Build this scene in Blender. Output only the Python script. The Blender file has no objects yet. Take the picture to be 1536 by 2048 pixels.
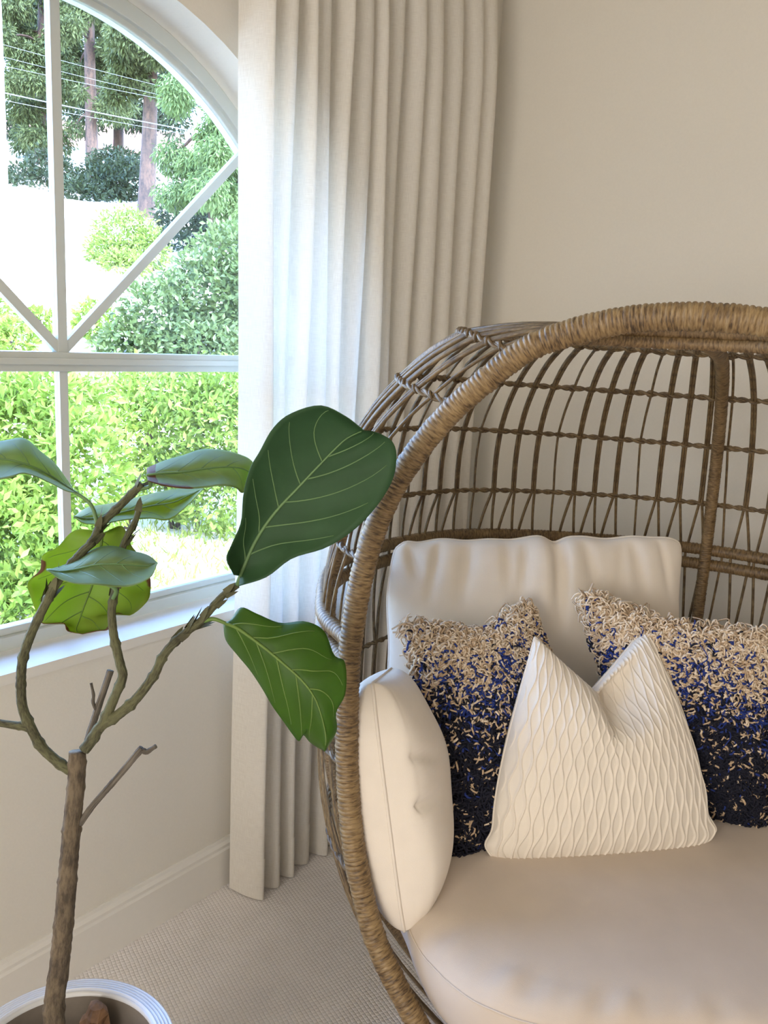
import bpy, math, random
import numpy as np
from mathutils import Vector, Matrix
from mathutils.geometry import tessellate_polygon

rng = np.random.default_rng(7)
random.seed(7)
SC = bpy.context.scene
COL = SC.collection

# ------------------------------------------------------------------ camera
FPX = 1700.0                      # focal length in pixels of the 1536 x 2048 frame
CAMH = 1.42
YAW, PITCH, ROLL = math.radians(37.726), math.radians(11.488), math.radians(2.923)


def cam_axes():
    fw = np.array([-math.sin(YAW) * math.cos(PITCH), math.cos(YAW) * math.cos(PITCH), -math.sin(PITCH)])
    rt = np.cross(fw, [0, 0, 1.0]); rt /= np.linalg.norm(rt)
    up = np.cross(rt, fw)
    c, s = math.cos(ROLL), math.sin(ROLL)
    return np.array([c * rt + s * up, -s * rt + c * up, -fw]).T


RM = cam_axes()
CP = np.array([0.0, 0.0, CAMH])
cd = bpy.data.cameras.new('camera')
cd.sensor_fit = 'VERTICAL'; cd.sensor_height = 36.0; cd.lens = FPX / 2048 * 36.0
cd.clip_start = 0.02; cd.clip_end = 300
cam = bpy.data.objects.new('camera', cd); COL.objects.link(cam)
M4 = np.eye(4); M4[:3, :3] = RM; M4[:3, 3] = CP
cam.matrix_world = Matrix(M4.tolist())
SC.camera = cam

# ------------------------------------------------------------------ light
SC.view_settings.view_transform = 'Standard'
SC.view_settings.look = 'None'
SC.view_settings.gamma = 1.0
SC.view_settings.exposure = 0.42
SC.cycles.max_bounces = 10
SC.cycles.diffuse_bounces = 6
SC.cycles.transparent_max_bounces = 24
SC.cycles.caustics_reflective = False
SC.cycles.caustics_refractive = False
SC.cycles.sample_clamp_indirect = 8.0

world = bpy.data.worlds.new('world'); SC.world = world
world.use_nodes = True
wn = world.node_tree.nodes; wl = world.node_tree.links
sky = wn.new('ShaderNodeTexSky'); sky.sky_type = 'NISHITA'
sky.sun_disc = False; sky.sun_elevation = math.radians(48); sky.sun_rotation = math.radians(110)
sky.air_density = 1.3; sky.dust_density = 1.0
bg = wn['Background']; bg.inputs['Strength'].default_value = 2.5
tint = wn.new('ShaderNodeMix'); tint.data_type = 'RGBA'; tint.blend_type = 'MULTIPLY'; tint.inputs[0].default_value = 1.0
tint.inputs[7].default_value = (.80, .95, 1.22, 1.0)   # clear summer blue
wl.new(sky.outputs['Color'], tint.inputs[6]); wl.new(tint.outputs[2], bg.inputs['Color'])

sl = bpy.data.lights.new('sun', 'SUN'); sl.energy = 5.5; sl.angle = math.radians(0.6); sl.color = (1.0, 0.95, 0.84)
so = bpy.data.objects.new('sun', sl); COL.objects.link(so)
sd = Vector((-0.62, 0.22, -0.78)).normalized()        # the sun stands high behind the house
so.rotation_euler = sd.to_track_quat('-Z', 'Y').to_euler(); so.location = (6, -3, 9)

al = bpy.data.lights.new('room_fill', 'AREA'); al.shape = 'RECTANGLE'; al.size = 2.2; al.size_y = 1.7
al.energy = 60.0; al.color = (1.0, 0.955, 0.91)
ao = bpy.data.objects.new('room_fill', al); COL.objects.link(ao)
ao.location = (0.3, -3.1, 1.55)                        # added fill light behind the viewer, in front of a solid wall
ao.rotation_euler = (Vector((0.0, 1.0, -0.02))).to_track_quat('-Z', 'Z').to_euler()

pl_ = bpy.data.lights.new('window_portal', 'AREA'); pl_.shape = 'RECTANGLE'; pl_.size = 1.5; pl_.size_y = 1.36
pl_.cycles.is_portal = True
po = bpy.data.objects.new('window_portal', pl_); COL.objects.link(po)
po.location = (-1.69, 1.0, 1.42)
po.rotation_euler = Vector((1, 0, 0)).to_track_quat('-Z', 'Z').to_euler()

# ------------------------------------------------------------------ geometry helpers


def at(px, py, z):
    """point seen at pixel px,py at depth z along the optical axis"""
    return CP + RM @ (np.array([(px - 768) / FPX, -(py - 1024) / FPX, -1.0]) * z)


def rayd(px, py):
    return RM @ np.array([(px - 768) / FPX, -(py - 1024) / FPX, -1.0])


def onx(px, py, x):
    d = rayd(px, py); return CP + d * (x / d[0])


def onz(px, py, z):
    d = rayd(px, py); return CP + d * ((z - CAMH) / d[2])


HEAD = math.radians(-14)
CB = np.array([math.sin(HEAD), math.cos(HEAD), 0]); CR = np.array([CB[1], -CB[0], 0])
CO = np.array([-.63, 2.14, 0]) - 1.026 * CB          # floor point under the chair's opening


def ch(r, b, z):
    return CO + r * CR + b * CB + np.array([0, 0, z])


def onb(px, py, b):
    d = rayd(px, py); t = (CO @ CB + b) / (d @ CB); return CP + t * d


def nrm(v):
    v = np.asarray(v, float); n = np.linalg.norm(v, axis=-1, keepdims=True); return v / np.maximum(n, 1e-12)


def catmull(P, n, closed=False):
    """n samples on a centripetal-free Catmull-Rom through P (k,d)"""
    P = np.asarray(P, float); k = len(P)
    if closed:
        t = np.linspace(0, k, n, endpoint=False); g = lambda i: P[i % k]
    else:
        t = np.linspace(0, k - 1 - 1e-9, n)
        E = np.vstack([2 * P[0] - P[1], P, 2 * P[-1] - P[-2]]); g = lambda i: E[i + 1]
    i = np.floor(t).astype(int); f = (t - i)[:, None]
    a, b, c, d = g(i - 1), g(i), g(i + 1), g(i + 2)
    return .5 * ((2 * b) + (-a + c) * f + (2 * a - 5 * b + 4 * c - d) * f * f + (-a + 3 * b - 3 * c + d) * f ** 3)


def arclen(P):
    return np.concatenate([[0], np.cumsum(np.linalg.norm(np.diff(P, axis=0), axis=1))])


def resample(P, n, closed=False):
    Q = np.vstack([P, P[:1]]) if closed else P
    s = arclen(Q); t = np.linspace(0, s[-1], n, endpoint=not closed)
    return np.stack([np.interp(t, s, Q[:, k]) for k in range(Q.shape[1])], 1)


def frames(P, closed=False):
    if closed:
        T = nrm(np.roll(P, -1, 0) - np.roll(P, 1, 0))
    else:
        T = nrm(np.gradient(P, axis=0))
    n = np.array([0, 0, 1.0]) if abs(T[0][2]) < .9 else np.array([1.0, 0, 0])
    N = np.zeros_like(P)
    for i in range(len(P)):
        n = n - T[i] * (n @ T[i]); n = n / np.linalg.norm(n); N[i] = n
    return T, N, np.cross(T, N)


class MB:
    """collects pieces; build() links them as ONE mesh object"""

    def __init__(s):
        s.v = []; s.f = []; s.m = []; s.uv = []; s.n = 0

    def add(s, V, F, mat=0, uv=None):
        V = np.asarray(V, float)
        s.v.append(V)
        s.f.extend([tuple(int(i) + s.n for i in f) for f in F])
        s.m.extend([mat] * len(F))
        s.uv.append(np.zeros((len(V), 3)) if uv is None else np.asarray(uv, float))
        s.n += len(V)

    def tube(s, P, r, n=8, closed=False, cap=True, mat=0, v0=0.0):
        P = np.asarray(P, float); m = len(P)
        T, N, B = frames(P, closed)
        r = np.broadcast_to(np.asarray(r, float), (m,)) if np.ndim(r) < 2 else r
        a = np.linspace(0, 2 * math.pi, n, endpoint=False)
        rr = r[:, None] if np.ndim(r) == 1 else r
        V = P[:, None, :] + rr[..., None] * (np.cos(a)[None, :, None] * N[:, None, :] + np.sin(a)[None, :, None] * B[:, None, :])
        sl_ = arclen(P) + v0
        uv = np.zeros((m, n, 3)); uv[..., 0] = np.cos(a)[None] * .5; uv[..., 1] = np.sin(a)[None] * .5; uv[..., 2] = sl_[:, None]
        F = []
        for i in range(m if closed else m - 1):
            i2 = (i + 1) % m
            for j in range(n):
                j2 = (j + 1) % n
                F.append((i * n + j, i * n + j2, i2 * n + j2, i2 * n + j))
        if cap and not closed:
            F.append(tuple(range(n))[::-1]); F.append(tuple((m - 1) * n + j for j in range(n)))
        s.add(V.reshape(-1, 3), F, mat, uv.reshape(-1, 3))

    def box(s, lo, hi, mat=0):
        x0, y0, z0 = lo; x1, y1, z1 = hi
        V = [(x0, y0, z0), (x1, y0, z0), (x1, y1, z0), (x0, y1, z0), (x0, y0, z1), (x1, y0, z1), (x1, y1, z1), (x0, y1, z1)]
        s.add(V, [(0, 3, 2, 1), (4, 5, 6, 7), (0, 1, 5, 4), (1, 2, 6, 5), (2, 3, 7, 6), (3, 0, 4, 7)], mat)

    def grid(s, G, mat=0, uv=None, flip=False, closed_u=False):
        a, b = G.shape[:2]; F = []
        for i in range(a - 1 + (1 if closed_u else 0)):
            i2 = (i + 1) % a
            for j in range(b - 1):
                q = (i * b + j, i2 * b + j, i2 * b + j + 1, i * b + j + 1)
                F.append(q[::-1] if flip else q)
        s.add(G.reshape(-1, 3), F, mat, None if uv is None else uv.reshape(-1, uv.shape[-1]))

    def build(s, name, mats, parent=None, origin=(0, 0, 0), smooth=True, kind=None, bevel=0):
        V = np.concatenate(s.v) - np.asarray(origin, float)
        me = bpy.data.meshes.new(name)
        if not isinstance(mats, (list, tuple)): mats = [mats]
        for m in mats: me.materials.append(m)
        L = np.fromiter((len(f) for f in s.f), int, len(s.f))
        I = np.fromiter((i for f in s.f for i in f), int, int(L.sum()))
        me.vertices.add(len(V)); me.vertices.foreach_set('co', V.ravel())
        me.loops.add(len(I)); me.loops.foreach_set('vertex_index', I)
        me.polygons.add(len(L)); st = np.concatenate([[0], np.cumsum(L)[:-1]])
        me.polygons.foreach_set('loop_start', st)
        me.polygons.foreach_set('material_index', np.asarray(s.m, int))
        me.polygons.foreach_set('use_smooth', np.full(len(L), smooth))
        at_ = me.attributes.new('uvp', 'FLOAT_VECTOR', 'POINT'); at_.data.foreach_set('vector', np.concatenate(s.uv).ravel())
        me.update(calc_edges=True); me.validate()
        o = bpy.data.objects.new(name, me); COL.objects.link(o)
        if parent is not None: o.parent = parent
        else: o.location = origin
        if bevel:
            md = o.modifiers.new('bevel', 'BEVEL'); md.width = bevel; md.segments = 2
        if kind: o['kind'] = kind
        return o


def thing(name, label, cat, loc, group=None):
    o = bpy.data.objects.new(name, None); COL.objects.link(o); o.location = loc
    o.empty_display_size = .05
    o['label'] = label; o['category'] = cat
    if group: o['group'] = group
    return o


def tag(o, label, cat, group=None):
    o['label'] = label; o['category'] = cat
    if group: o['group'] = group
    return o


def struct(o, label=None, cat=None):
    o['kind'] = 'structure'
    if label: o['label'] = label
    if cat: o['category'] = cat
    return o


# ------------------------------------------------------------------ materials
def lin(c):
    return tuple((x / 255 / 12.92 if x / 255 <= .04045 else ((x / 255 + .055) / 1.055) ** 2.4) for x in c) + (1.0,)


class NT:
    def __init__(s, name):
        s.m = bpy.data.materials.new(name); s.m.use_nodes = True
        s.t = s.m.node_tree; s.n = s.t.nodes; s.l = s.t.links
        s.p = s.n['Principled BSDF']; s.o = s.n['Material Output']

    def new(s, t, **kw):
        n = s.n.new(t)
        for k, v in kw.items(): setattr(n, k, v)
        return n

    def set(s, n, **kw):
        for k, v in kw.items(): n.inputs[k].default_value = v

    def link(s, a, b): s.l.new(a, b)

    def noise(s, scale, detail=3, vec=None, rough=.55):
        n = s.new('ShaderNodeTexNoise'); s.set(n, Scale=scale, Detail=detail, Roughness=rough)
        if vec is not None: s.link(vec, n.inputs['Vector'])
        return n

    def ramp(s, fac, stops):
        r = s.new('ShaderNodeValToRGB'); e = r.color_ramp.elements
        while len(e) < len(stops): e.new(.5)
        for k, (p, c) in enumerate(stops): e[k].position = p; e[k].color = c
        s.link(fac, r.inputs['Fac']); return r

    def coord(s, sc=(1, 1, 1), src='Object'):
        tc = s.new('ShaderNodeTexCoord'); mp = s.new('ShaderNodeMapping'); mp.inputs['Scale'].default_value = sc
        s.link(tc.outputs[src], mp.inputs['Vector']); return mp.outputs['Vector']

    def attr(s, name, sc=(1, 1, 1)):
        a = s.new('ShaderNodeAttribute', attribute_name=name); mp = s.new('ShaderNodeMapping'); mp.inputs['Scale'].default_value = sc
        s.link(a.outputs['Vector'], mp.inputs['Vector']); return mp.outputs['Vector']

    def bump(s, h, strength=.3, dist=.002):
        b = s.new('ShaderNodeBump'); s.set(b, Strength=strength, Distance=dist)
        s.link(h, b.inputs['Height']); s.link(b.outputs['Normal'], s.p.inputs['Normal']); return b

    def translucent(s, colsock, fac):
        """mix a translucent lobe into the surface for thin leaves and cloth"""
        t = s.new('ShaderNodeBsdfTranslucent'); mx = s.new('ShaderNodeMixShader'); mx.inputs[0].default_value = fac
        if hasattr(colsock, 'links'): s.link(colsock, t.inputs['Color'])
        else: t.inputs['Color'].default_value = colsock
        s.link(s.p.outputs[0], mx.inputs[1]); s.link(t.outputs[0], mx.inputs[2]); s.link(mx.outputs[0], s.o.inputs['Surface'])
        return mx


def plain(name, col, rough=.6, nscale=0, var=.1, bump=0, spec=.5):
    k = NT(name); c = lin(col)
    k.set(k.p, Roughness=rough); k.p.inputs['Specular IOR Level'].default_value = spec
    if nscale:
        n = k.noise(nscale, 4, k.coord())
        lo = tuple(x * (1 - var) for x in c[:3]) + (1,); hi = tuple(min(1, x * (1 + var)) for x in c[:3]) + (1,)
        r = k.ramp(n.outputs['Fac'], [(.3, lo), (.7, hi)]); k.link(r.outputs['Color'], k.p.inputs['Base Color'])
        if bump: k.bump(n.outputs['Fac'], .5, bump)
    else: k.p.inputs['Base Color'].default_value = c
    return k.m


M = {}
M['wall'] = plain('painted_wall', (229, 224, 213), .85, 180, .012, .0004, .25)
M['ceiling'] = plain('ceiling_paint', (236, 231, 220), .9, 120, .01, .0004, .2)
M['trim'] = plain('trim_paint', (232, 228, 220), .45, 60, .01)
M['vinyl'] = plain('window_vinyl', (206, 210, 204), .35, 30, .012)


def mat_carpet():
    k = NT('loop_carpet'); v = k.coord((1, 1, 1))
    mp = k.new('ShaderNodeMapping'); mp.inputs['Rotation'].default_value = (0, 0, math.radians(20)); k.link(v, mp.inputs['Vector'])
    nz = k.noise(30, 2, v); add = k.new('ShaderNodeVectorMath', operation='MULTIPLY_ADD')
    add.inputs[1].default_value = (.004, .004, 0); k.link(nz.outputs['Color'], add.inputs[0]); k.link(mp.outputs[0], add.inputs[2])
    sep = k.new('ShaderNodeSeparateXYZ'); k.link(add.outputs[0], sep.inputs[0])

    def sn(sock, f):
        m1 = k.new('ShaderNodeMath', operation='MULTIPLY'); m1.inputs[1].default_value = f; k.link(sock, m1.inputs[0])
        m2 = k.new('ShaderNodeMath', operation='SINE'); k.link(m1.outputs[0], m2.inputs[0]); return m2.outputs[0]
    mm = k.new('ShaderNodeMath', operation='MULTIPLY'); k.link(sn(sep.outputs['X'], 2 * math.pi / .018), mm.inputs[0]); k.link(sn(sep.outputs['Y'], 2 * math.pi / .018), mm.inputs[1])
    ab = k.new('ShaderNodeMath', operation='ABSOLUTE'); k.link(mm.outputs[0], ab.inputs[0])
    pw = k.new('ShaderNodeMath', operation='POWER'); pw.inputs[1].default_value = .35; k.link(ab.outputs[0], pw.inputs[0])
    fine = k.noise(900, 2, v)
    md = k.new('ShaderNodeMath', operation='MULTIPLY_ADD'); md.inputs[1].default_value = .25; k.link(fine.outputs['Fac'], md.inputs[0]); k.link(pw.outputs[0], md.inputs[2])
    big = k.noise(9, 3, v)
    r = k.ramp(big.outputs['Fac'], [(.3, lin((232, 226, 223))), (.7, lin((240, 234, 231)))])
    k.link(r.outputs['Color'], k.p.inputs['Base Color']); k.set(k.p, Roughness=.95); k.p.inputs['Specular IOR Level'].default_value = .1
    k.bump(md.outputs[0], .55, .0035)
    return k.m


M['carpet'] = mat_carpet()


def mat_curtain():
    k = NT('sheer_linen'); v = k.attr('uvp')
    # slubbed weave: noise stretched along warp and weft
    a = k.noise(1.0, 2, k.attr('uvp', (1500, 40, 1))); b = k.noise(1.0, 2, k.attr('uvp', (40, 1500, 1)))
    mx = k.new('ShaderNodeMath', operation='ADD'); k.link(a.outputs['Fac'], mx.inputs[0]); k.link(b.outputs['Fac'], mx.inputs[1])
    r = k.ramp(mx.outputs[0], [(.35, lin((238, 232, 222))), (.65, lin((246, 242, 234)))])
    k.ramp  # colour of the yarn
    mul = k.new('ShaderNodeMath', operation='MULTIPLY'); mul.inputs[1].default_value = .5; k.link(mx.outputs[0], mul.inputs[0]); k.link(mul.outputs[0], r.inputs['Fac'])
    k.link(r.outputs['Color'], k.p.inputs['Base Color']); k.set(k.p, Roughness=.9); k.p.inputs['Specular IOR Level'].default_value = .1
    k.bump(mx.outputs[0], .15, .0004)
    m1 = k.translucent(r.outputs['Color'], .26)
    tr = k.new('ShaderNodeBsdfTransparent'); m2 = k.new('ShaderNodeMixShader')
    rr = k.ramp(mul.outputs[0], [(.38, (.10, .10, .10, 1)), (.6, (.02, .02, .02, 1))])
    k.link(rr.outputs['Color'], m2.inputs[0]); k.link(m1.outputs[0], m2.inputs[1]); k.link(tr.outputs[0], m2.inputs[2]); k.link(m2.outputs[0], k.o.inputs['Surface'])
    return k.m


M['curtain'] = mat_curtain()


def mat_glass():
    k = NT('window_glass')
    tr = k.new('ShaderNodeBsdfTransparent'); tr.inputs['Color'].default_value = (.97, .985, .98, 1)
    gl = k.new('ShaderNodeBsdfGlossy'); gl.inputs['Roughness'].default_value = .02
    fr = k.new('ShaderNodeFresnel'); fr.inputs['IOR'].default_value = 1.25
    mx = k.new('ShaderNodeMixShader'); k.link(fr.outputs[0], mx.inputs[0]); k.link(tr.outputs[0], mx.inputs[1]); k.link(gl.outputs[0], mx.inputs[2])
    k.link(mx.outputs[0], k.o.inputs['Surface']); return k.m


M['glass'] = mat_glass()


def mat_rattan(name, base, dark, light, sc=(2.2, 2.2, 330)):
    k = NT(name)
    n = k.noise(1.0, 3, k.attr('uvp', sc), .6); n2 = k.noise(1.0, 2, k.attr('uvp', (1.2, 1.2, 14)))
    mx = k.new('ShaderNodeMath', operation='MULTIPLY_ADD'); mx.inputs[1].default_value = .45; k.link(n2.outputs['Fac'], mx.inputs[0]); k.link(n.outputs['Fac'], mx.inputs[2])
    sb = k.new('ShaderNodeMath', operation='SUBTRACT'); sb.inputs[1].default_value = .22; k.link(mx.outputs[0], sb.inputs[0])
    r = k.ramp(sb.outputs[0], [(.32, lin(dark)), (.47, lin(base)), (.68, lin(light))])
    k.link(r.outputs['Color'], k.p.inputs['Base Color']); k.set(k.p, Roughness=.5)
    k.bump(n.outputs['Fac'], .25, .0008); return k.m


M['rim'] = mat_rattan('wrapped_rattan', (118, 94, 60), (64, 47, 29), (152, 127, 88))
M['wrap'] = mat_rattan('wrapped_rattan_brown', (116, 92, 60), (76, 58, 36), (146, 120, 82))
M['strand'] = mat_rattan('rattan_strand', (102, 82, 54), (72, 56, 36), (134, 112, 78), (1.5, 1.5, 60))


def mat_fabric(name, col, scale=900, strength=.25, var=.03, trans=0):
    k = NT(name); c = lin(col); v = k.coord()
    n = k.noise(scale, 2, v); b = k.noise(14, 3, v)
    r = k.ramp(b.outputs['Fac'], [(.3, tuple(x * (1 - var) for x in c[:3]) + (1,)), (.7, tuple(min(1, x * (1 + var)) for x in c[:3]) + (1,))])
    k.link(r.outputs['Color'], k.p.inputs['Base Color']); k.set(k.p, Roughness=.9); k.p.inputs['Specular IOR Level'].default_value = .15
    k.p.inputs['Sheen Weight'].default_value = .15
    k.bump(n.outputs['Fac'], strength, .0008); return k.m


M['cushion'] = mat_fabric('cream_canvas', (234, 224, 211))
M['seat'] = mat_fabric('seat_canvas', (206, 192, 177))
M['pleat'] = mat_fabric('pleated_cotton', (236, 227, 214), 1200, .2)
M['panel'] = mat_fabric('pillow_backing', (226, 212, 186))
M['yarn_beige'] = plain('beige_yarn', (236, 217, 192), .9, 500, .14)
M['yarn_tan'] = plain('tan_yarn', (204, 178, 148), .9, 500, .14)
M['yarn_blue'] = plain('blue_yarn', (34, 56, 132), .85, 500, .25)
M['yarn_navy'] = plain('navy_yarn', (17, 20, 40), .85, 500, .3)


def mat_shagbase():
    k = NT('woven_ground')
    a = k.new('ShaderNodeAttribute', attribute_name='uvp'); sp = k.new('ShaderNodeSeparateXYZ'); k.link(a.outputs['Vector'], sp.inputs[0])
    r = k.ramp(sp.outputs['Y'], [(.3, lin((18, 24, 48))), (.62, lin((70, 66, 84))), (.8, lin((190, 166, 138)))])
    k.link(r.outputs['Color'], k.p.inputs['Base Color']); k.set(k.p, Roughness=.95); return k.m


M['ground_cloth'] = mat_shagbase()


def mat_leaf(name, top, under, brown=True, trans=.35, rough=.42):
    """uvp = (across, along, browned)"""
    k = NT(name); v = k.coord()
    n = k.noise(22, 4, v); fine = k.noise(160, 2, v)
    c0, c1 = lin(top), lin(under)
    r = k.ramp(n.outputs['Fac'], [(.3, tuple(x * .78 for x in c0[:3]) + (1,)), (.7, c0)])
    a = k.new('ShaderNodeAttribute', attribute_name='uvp'); sp = k.new('ShaderNodeSeparateXYZ'); k.link(a.outputs['Vector'], sp.inputs[0])
    ad = k.new('ShaderNodeMath', operation='MULTIPLY_ADD'); ad.inputs[1].default_value = .5; k.link(n.outputs['Fac'], ad.inputs[0]); k.link(sp.outputs['Z'], ad.inputs[2])
    br = k.ramp(ad.outputs[0], [(.62, (0, 0, 0, 1)), (.72, (1, 1, 1, 1))])
    mix = k.new('ShaderNodeMix', data_type='RGBA'); k.link(br.outputs['Color'], mix.inputs[0]); k.link(r.outputs['Color'], mix.inputs[6]); mix.inputs[7].default_value = lin((128, 92, 62))
    k.link(mix.outputs[2], k.p.inputs['Base Color']); k.set(k.p, Roughness=rough); k.p.inputs['Specular IOR Level'].default_value = .3
    k.bump(fine.outputs['Fac'], .12, .0008)
    m2 = k.new('ShaderNodeMix', data_type='RGBA'); k.link(br.outputs['Color'], m2.inputs[0]); m2.inputs[6].default_value = c1; m2.inputs[7].default_value = lin((110, 70, 40))
    k.translucent(m2.outputs[2], trans); return k.m


M['leaf_dark'] = mat_leaf('dark_fig_leaf', (52, 86, 52), (66, 112, 40), trans=.14, rough=.6)
M['leaf_mid'] = mat_leaf('green_fig_leaf', (70, 106, 34), (120, 160, 20), trans=.36)
M['leaf_pale'] = mat_leaf('pale_fig_leaf', (142, 164, 118), (170, 196, 90), trans=.48, rough=.55)
M['leaf_lime'] = mat_leaf('yellowing_fig_leaf', (140, 160, 70), (180, 204, 70), trans=.5)
M['vein'] = plain('leaf_vein', (100, 132, 82), .5, 40, .08)
M['vein_dark'] = plain('leaf_vein_dim', (98, 126, 52), .5, 40, .08)


def mat_bark(name, c, d, sc=60):
    k = NT(name); n = k.noise(1.0, 5, k.attr('uvp', (5, 5, sc)), .65); n2 = k.noise(7, 3, k.coord((3, 3, 3)))
    mx = k.new('ShaderNodeMath', operation='MULTIPLY_ADD'); mx.inputs[1].default_value = .6; k.link(n2.outputs['Fac'], mx.inputs[0]); k.link(n.outputs['Fac'], mx.inputs[2])
    sb = k.new('ShaderNodeMath', operation='SUBTRACT'); sb.inputs[1].default_value = .3; k.link(mx.outputs[0], sb.inputs[0])
    r = k.ramp(sb.outputs[0], [(.33, lin(d)), (.62, lin(c))]); k.link(r.outputs['Color'], k.p.inputs['Base Color']); k.set(k.p, Roughness=.85)
    k.bump(n.outputs['Fac'], .7, .003); return k.m


M['bark'] = mat_bark('fig_bark', (116, 102, 82), (72, 62, 50))
M['twig'] = mat_bark('fig_twig', (104, 104, 74), (62, 58, 42), 90)
M['dead'] = mat_bark('dead_twig', (120, 112, 100), (62, 56, 50), 20)
M['pot'] = plain('white_glazed_ceramic', (226, 226, 226), .25, 20, .02)
M['pot_in'] = plain('pot_inner_clay', (128, 118, 106), .8, 25, .12)
M['soil'] = plain('potting_soil', (74, 62, 50), .95, 60, .4, .01)
M['chip'] = plain('bark_chip', (134, 100, 70), .85, 40, .4, .004)


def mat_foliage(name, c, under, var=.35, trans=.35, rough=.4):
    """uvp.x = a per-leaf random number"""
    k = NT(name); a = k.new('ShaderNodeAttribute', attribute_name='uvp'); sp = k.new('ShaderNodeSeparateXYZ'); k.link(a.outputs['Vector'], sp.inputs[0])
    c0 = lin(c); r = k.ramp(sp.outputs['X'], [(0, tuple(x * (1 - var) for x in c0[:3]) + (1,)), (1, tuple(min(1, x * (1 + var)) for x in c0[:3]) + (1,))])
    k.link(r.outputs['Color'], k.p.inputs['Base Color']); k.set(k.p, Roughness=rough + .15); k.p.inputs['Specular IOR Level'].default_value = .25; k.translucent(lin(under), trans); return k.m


M['f_hedge'] = mat_foliage('laurel_foliage', (118, 138, 58), (140, 158, 60), .45)
M['f_rhodo'] = mat_foliage('rhododendron_foliage', (90, 104, 64), (104, 118, 60), .6)
M['f_light'] = mat_foliage('young_shrub_foliage', (116, 134, 66), (132, 150, 66), .35)
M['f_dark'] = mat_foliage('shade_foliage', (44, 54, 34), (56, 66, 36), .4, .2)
M['f_fir'] = mat_foliage('fir_foliage', (74, 82, 48), (84, 94, 52), .55, .25)
M['f_cedar'] = mat_foliage('cedar_foliage', (90, 108, 64), (104, 122, 64), .45, .3)
M['f_grass'] = mat_foliage('lawn_grass', (134, 142, 72), (150, 158, 70), .3)
M['trunk'] = mat_bark('fir_bark', (80, 58, 46), (44, 32, 26), 3)
M['dirt'] = plain('dry_ground', (206, 196, 180), .95, 1.2, .12, .02)
M['lawn'] = plain('lawn_ground', (132, 140, 78), .95, 3, .2, .02)
M['wire'] = plain('overhead_wire', (100, 102, 108), .5)
M['white_paint'] = plain('white_paint', (240, 238, 234), .6, 4, .02)
M['roof'] = plain('rose_roof', (186, 132, 122), .85, 6, .12)
M['house'] = plain('pale_siding', (226, 220, 214), .8, 3, .04)
M['pane_far'] = plain('far_window', (80, 90, 104), .2)

# ================================================================== THE SETTING
XW, YB, XR, YF, ZC = -1.515, 2.42, 3.6, -3.2, 2.46
XG = -1.628                                            # plane of the window
WY, WZ, WR, ZS = 1.001, 1.346, .745, .745              # arch centre, radius, sill height


def opening(r=WR, zs=ZS, n=40):
    a = np.linspace(0, math.pi, n)
    P = [(WY + r * math.cos(t), WZ + r * math.sin(t)) for t in a]      # from right over the top to left
    return np.array([(WY + r, zs)] + P + [(WY - r, zs)])


def wall_with_window():
    mb = MB(); hole = opening(); outer = np.array([(YF, 0), (YB + .15, 0), (YB + .15, ZC), (YF, ZC)])
    T = tessellate_polygon([[Vector((p[0], p[1], 0)) for p in outer], [Vector((p[0], p[1], 0)) for p in hole]])
    P = np.vstack([outer, hole])
    for x, fl in ((XW, False), (XW - .2, True)):
        V = np.c_[np.full(len(P), x), P]
        F = []
        for t in T:
            a, b, c = (V[i] for i in t); nx = np.cross(b - a, c - a)[0]
            F.append(tuple(t) if (nx > 0) != fl else tuple(t)[::-1])
        mb.add(V, F)
    n = len(hole)
    V = np.vstack([np.c_[np.full(n, XW), hole], np.c_[np.full(n, XW - .2), hole]])
    mb.add(V, [(i, (i + 1) % n, n + (i + 1) % n, n + i) for i in range(n)])
    return mb.build('wall_left', M['wall'], smooth=False)


struct(wall_with_window(), 'off-white painted wall pierced by the arched window', 'wall')
m = MB(); m.box((XW - .2, YB, 0), (XR + .15, YB + .15, ZC)); struct(m.build('wall_back', M['wall'], smooth=False), 'warm off-white painted wall behind the egg chair', 'wall')
m = MB(); m.box((XR, YF - .15, 0), (XR + .15, YB, ZC)); struct(m.build('wall_right', M['wall'], smooth=False), 'painted wall on the far right of the room', 'wall')
m = MB(); m.box((XW - .2, YF - .15, 0), (XR, YF, ZC)); struct(m.build('wall_front', M['wall'], smooth=False), 'painted wall behind the viewer', 'wall')
m = MB(); m.box((XW - .2, YF - .15, ZC), (XR + .15, YB + .15, ZC + .12)); struct(m.build('ceiling', M['ceiling'], smooth=False), 'flat white painted ceiling', 'ceiling')
m = MB(); m.box((XW - .2, YF - .15, -.12), (XR + .15, YB + .15, 0)); struct(m.build('floor', M['carpet'], smooth=False), 'beige looped pile carpet across the room', 'floor')


def baseboard(name, a, b, d, label):
    """profile run from a to b; d points into the room"""
    prof = np.array([(0, 0), (.014, 0), (.014, .102), (.011, .108), (.011, .116), (.006, .124), (.004, .132), (0, .132)])
    mb = MB(); a, b, d = (np.array(v, float) for v in (a, b, d))
    G = np.stack([p0 + prof[:, :1] * d + prof[:, 1:] * np.array([0, 0, 1.0]) for p0 in (a, b)])
    mb.grid(G); mb.add(G[0], [tuple(range(8))]); mb.add(G[1], [tuple(range(8))[::-1]])
    struct(mb.build(name, M['trim'], smooth=False), label, 'baseboard')


baseboard('baseboard_left', (XW, YF, 0), (XW, YB, 0), (1, 0, 0), 'pale moulded baseboard below the arched window')
baseboard('baseboard_back', (XW + .014, YB, 0), (XR, YB, 0), (0, -1, 0), 'pale moulded baseboard behind the egg chair')


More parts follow.
